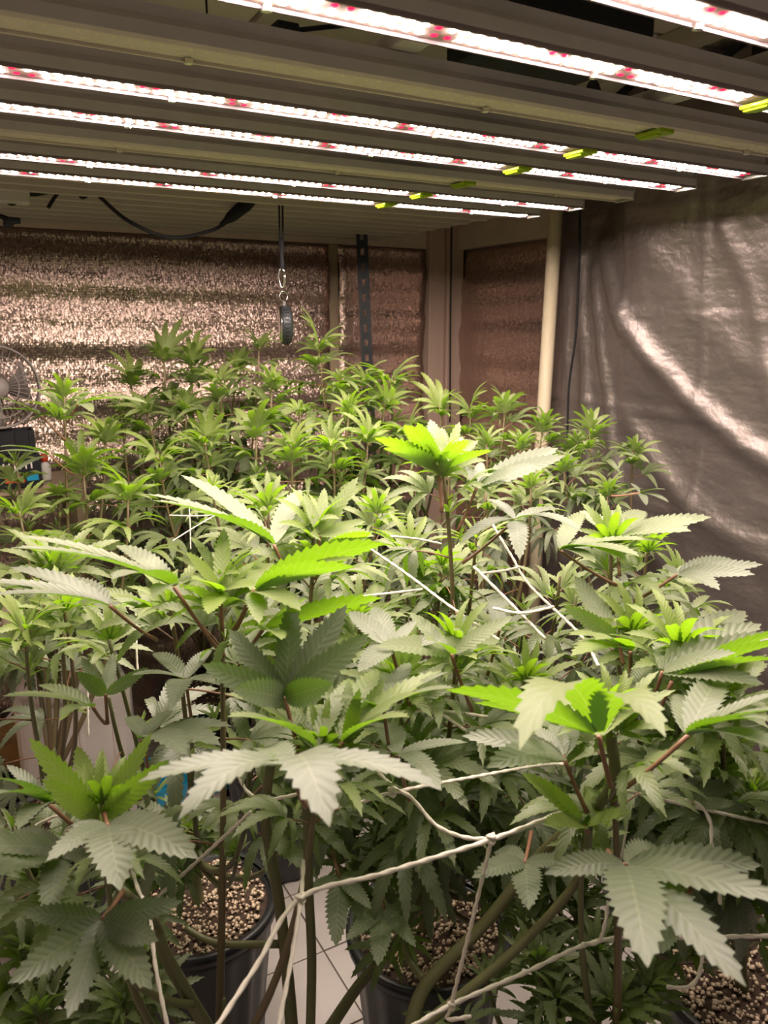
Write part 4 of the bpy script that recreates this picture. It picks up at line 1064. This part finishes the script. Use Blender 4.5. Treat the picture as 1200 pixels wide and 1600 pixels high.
MB().lathe([(0.02, 0.02), (0.045, -0.04), (0.045, -0.10), (0.03, -0.12)], 20, fc, 0, None, Mf).build('motor', FAN_GREY, fan, True)
for k in range(3):
    mb = MB(); a0 = 2 * PI * k / 3; n = 6
    for i in range(n + 1):
        r = 0.022 + 0.08 * i / n
        for sgn in (-1, 1):
            a = a0 + sgn * (0.5 + 0.1 * i / n) + 0.3 * i / n
            mb.v.append(fc + Mf @ Vector((r * math.cos(a), r * math.sin(a), 0.005 + sgn * 0.012)))
    for i in range(n): mb.face((2 * i, 2 * i + 1, 2 * i + 3, 2 * i + 2))
    o = mb.build('blade', FAN_GREY, fan, True); so = o.modifiers.new('t', 'SOLIDIFY'); so.thickness = 0.0015
MB().tube([Vector((fc.x, 2.47, fz + 0.01)), Vector((fc.x, 2.47, fc.z - 0.03))], 0.012, 12).build('neck', FAN_GREY, fan, True)
MB().lathe([(0.085, 0.0), (0.085, 0.012), (0.05, 0.022), (0.015, 0.028)], 28, (fc.x, 2.46, fz)).build('base', FAN_GREY, fan, True)
c0 = at_y(12, 690, 2.36)
ct = empty('printed_carton', (c0.x, 2.36, fz), 'small dark printed carton under the black crate at far left', 'carton')
MB().box((c0.x + 0.01, 2.36, fz + 0.046), (0.13, 0.09, 0.09)).build('carton_body', BLACK, ct, bevel=0.002)
for k in range(6):
    MB().box((c0.x - 0.02 + 0.014 * k, 2.3145, fz + 0.062), (0.004, 0.001, 0.018)).build('print_mark', WHITE_PL, ct)
MB().box((c0.x + 0.005, 2.3145, fz + 0.025), (0.05, 0.001, 0.018)).build('red_print', RED_PL, ct)
MB().box((c0.x + 0.05, 2.3145, fz + 0.027), (0.03, 0.001, 0.016)).build('blue_print', BLUE_PL, ct)
zc = fz + 0.092
cr = empty('seed_crate', (c0.x, 2.36, zc), 'small black crate beside the fan at far left', 'crate')
mb = MB(); mb.box((c0.x, 2.36, zc + 0.004), (0.13, 0.08, 0.007))
for dx, dy, sx, sy in ((0, -.04, .13, .005), (0, .04, .13, .005), (-.064, 0, .005, .08), (.064, 0, .005, .08)): mb.box((c0.x + dx, 2.36 + dy, zc + 0.034), (sx, sy, 0.064))
mb.build('crate_wall', BLACK, cr)
for dx in (-0.055, -.02, .02, .055): MB().box((c0.x + dx, 2.317, zc + 0.034), (0.006, 0.005, 0.066)).build('rib', BLACK, cr)
bx = at_y(72, 745, 2.40).x
bo = empty('small_bottle', (bx, 2.40, 0.954), 'small bottle with red cap standing right of the carton', 'bottle')
MB().lathe([(0.014, 0), (0.016, 0.004), (0.016, 0.04), (0.009, 0.052), (0.008, 0.056)], 16, (bx, 2.40, fz)).build('bottle_body', ALU_DK, bo, True)
MB().lathe([(0.0105, 0.056), (0.0105, 0.074), (0.009, 0.077)], 16, (bx, 2.40, fz)).build('cap', RED_PL, bo, True)
print('objects', len(bpy.data.objects))
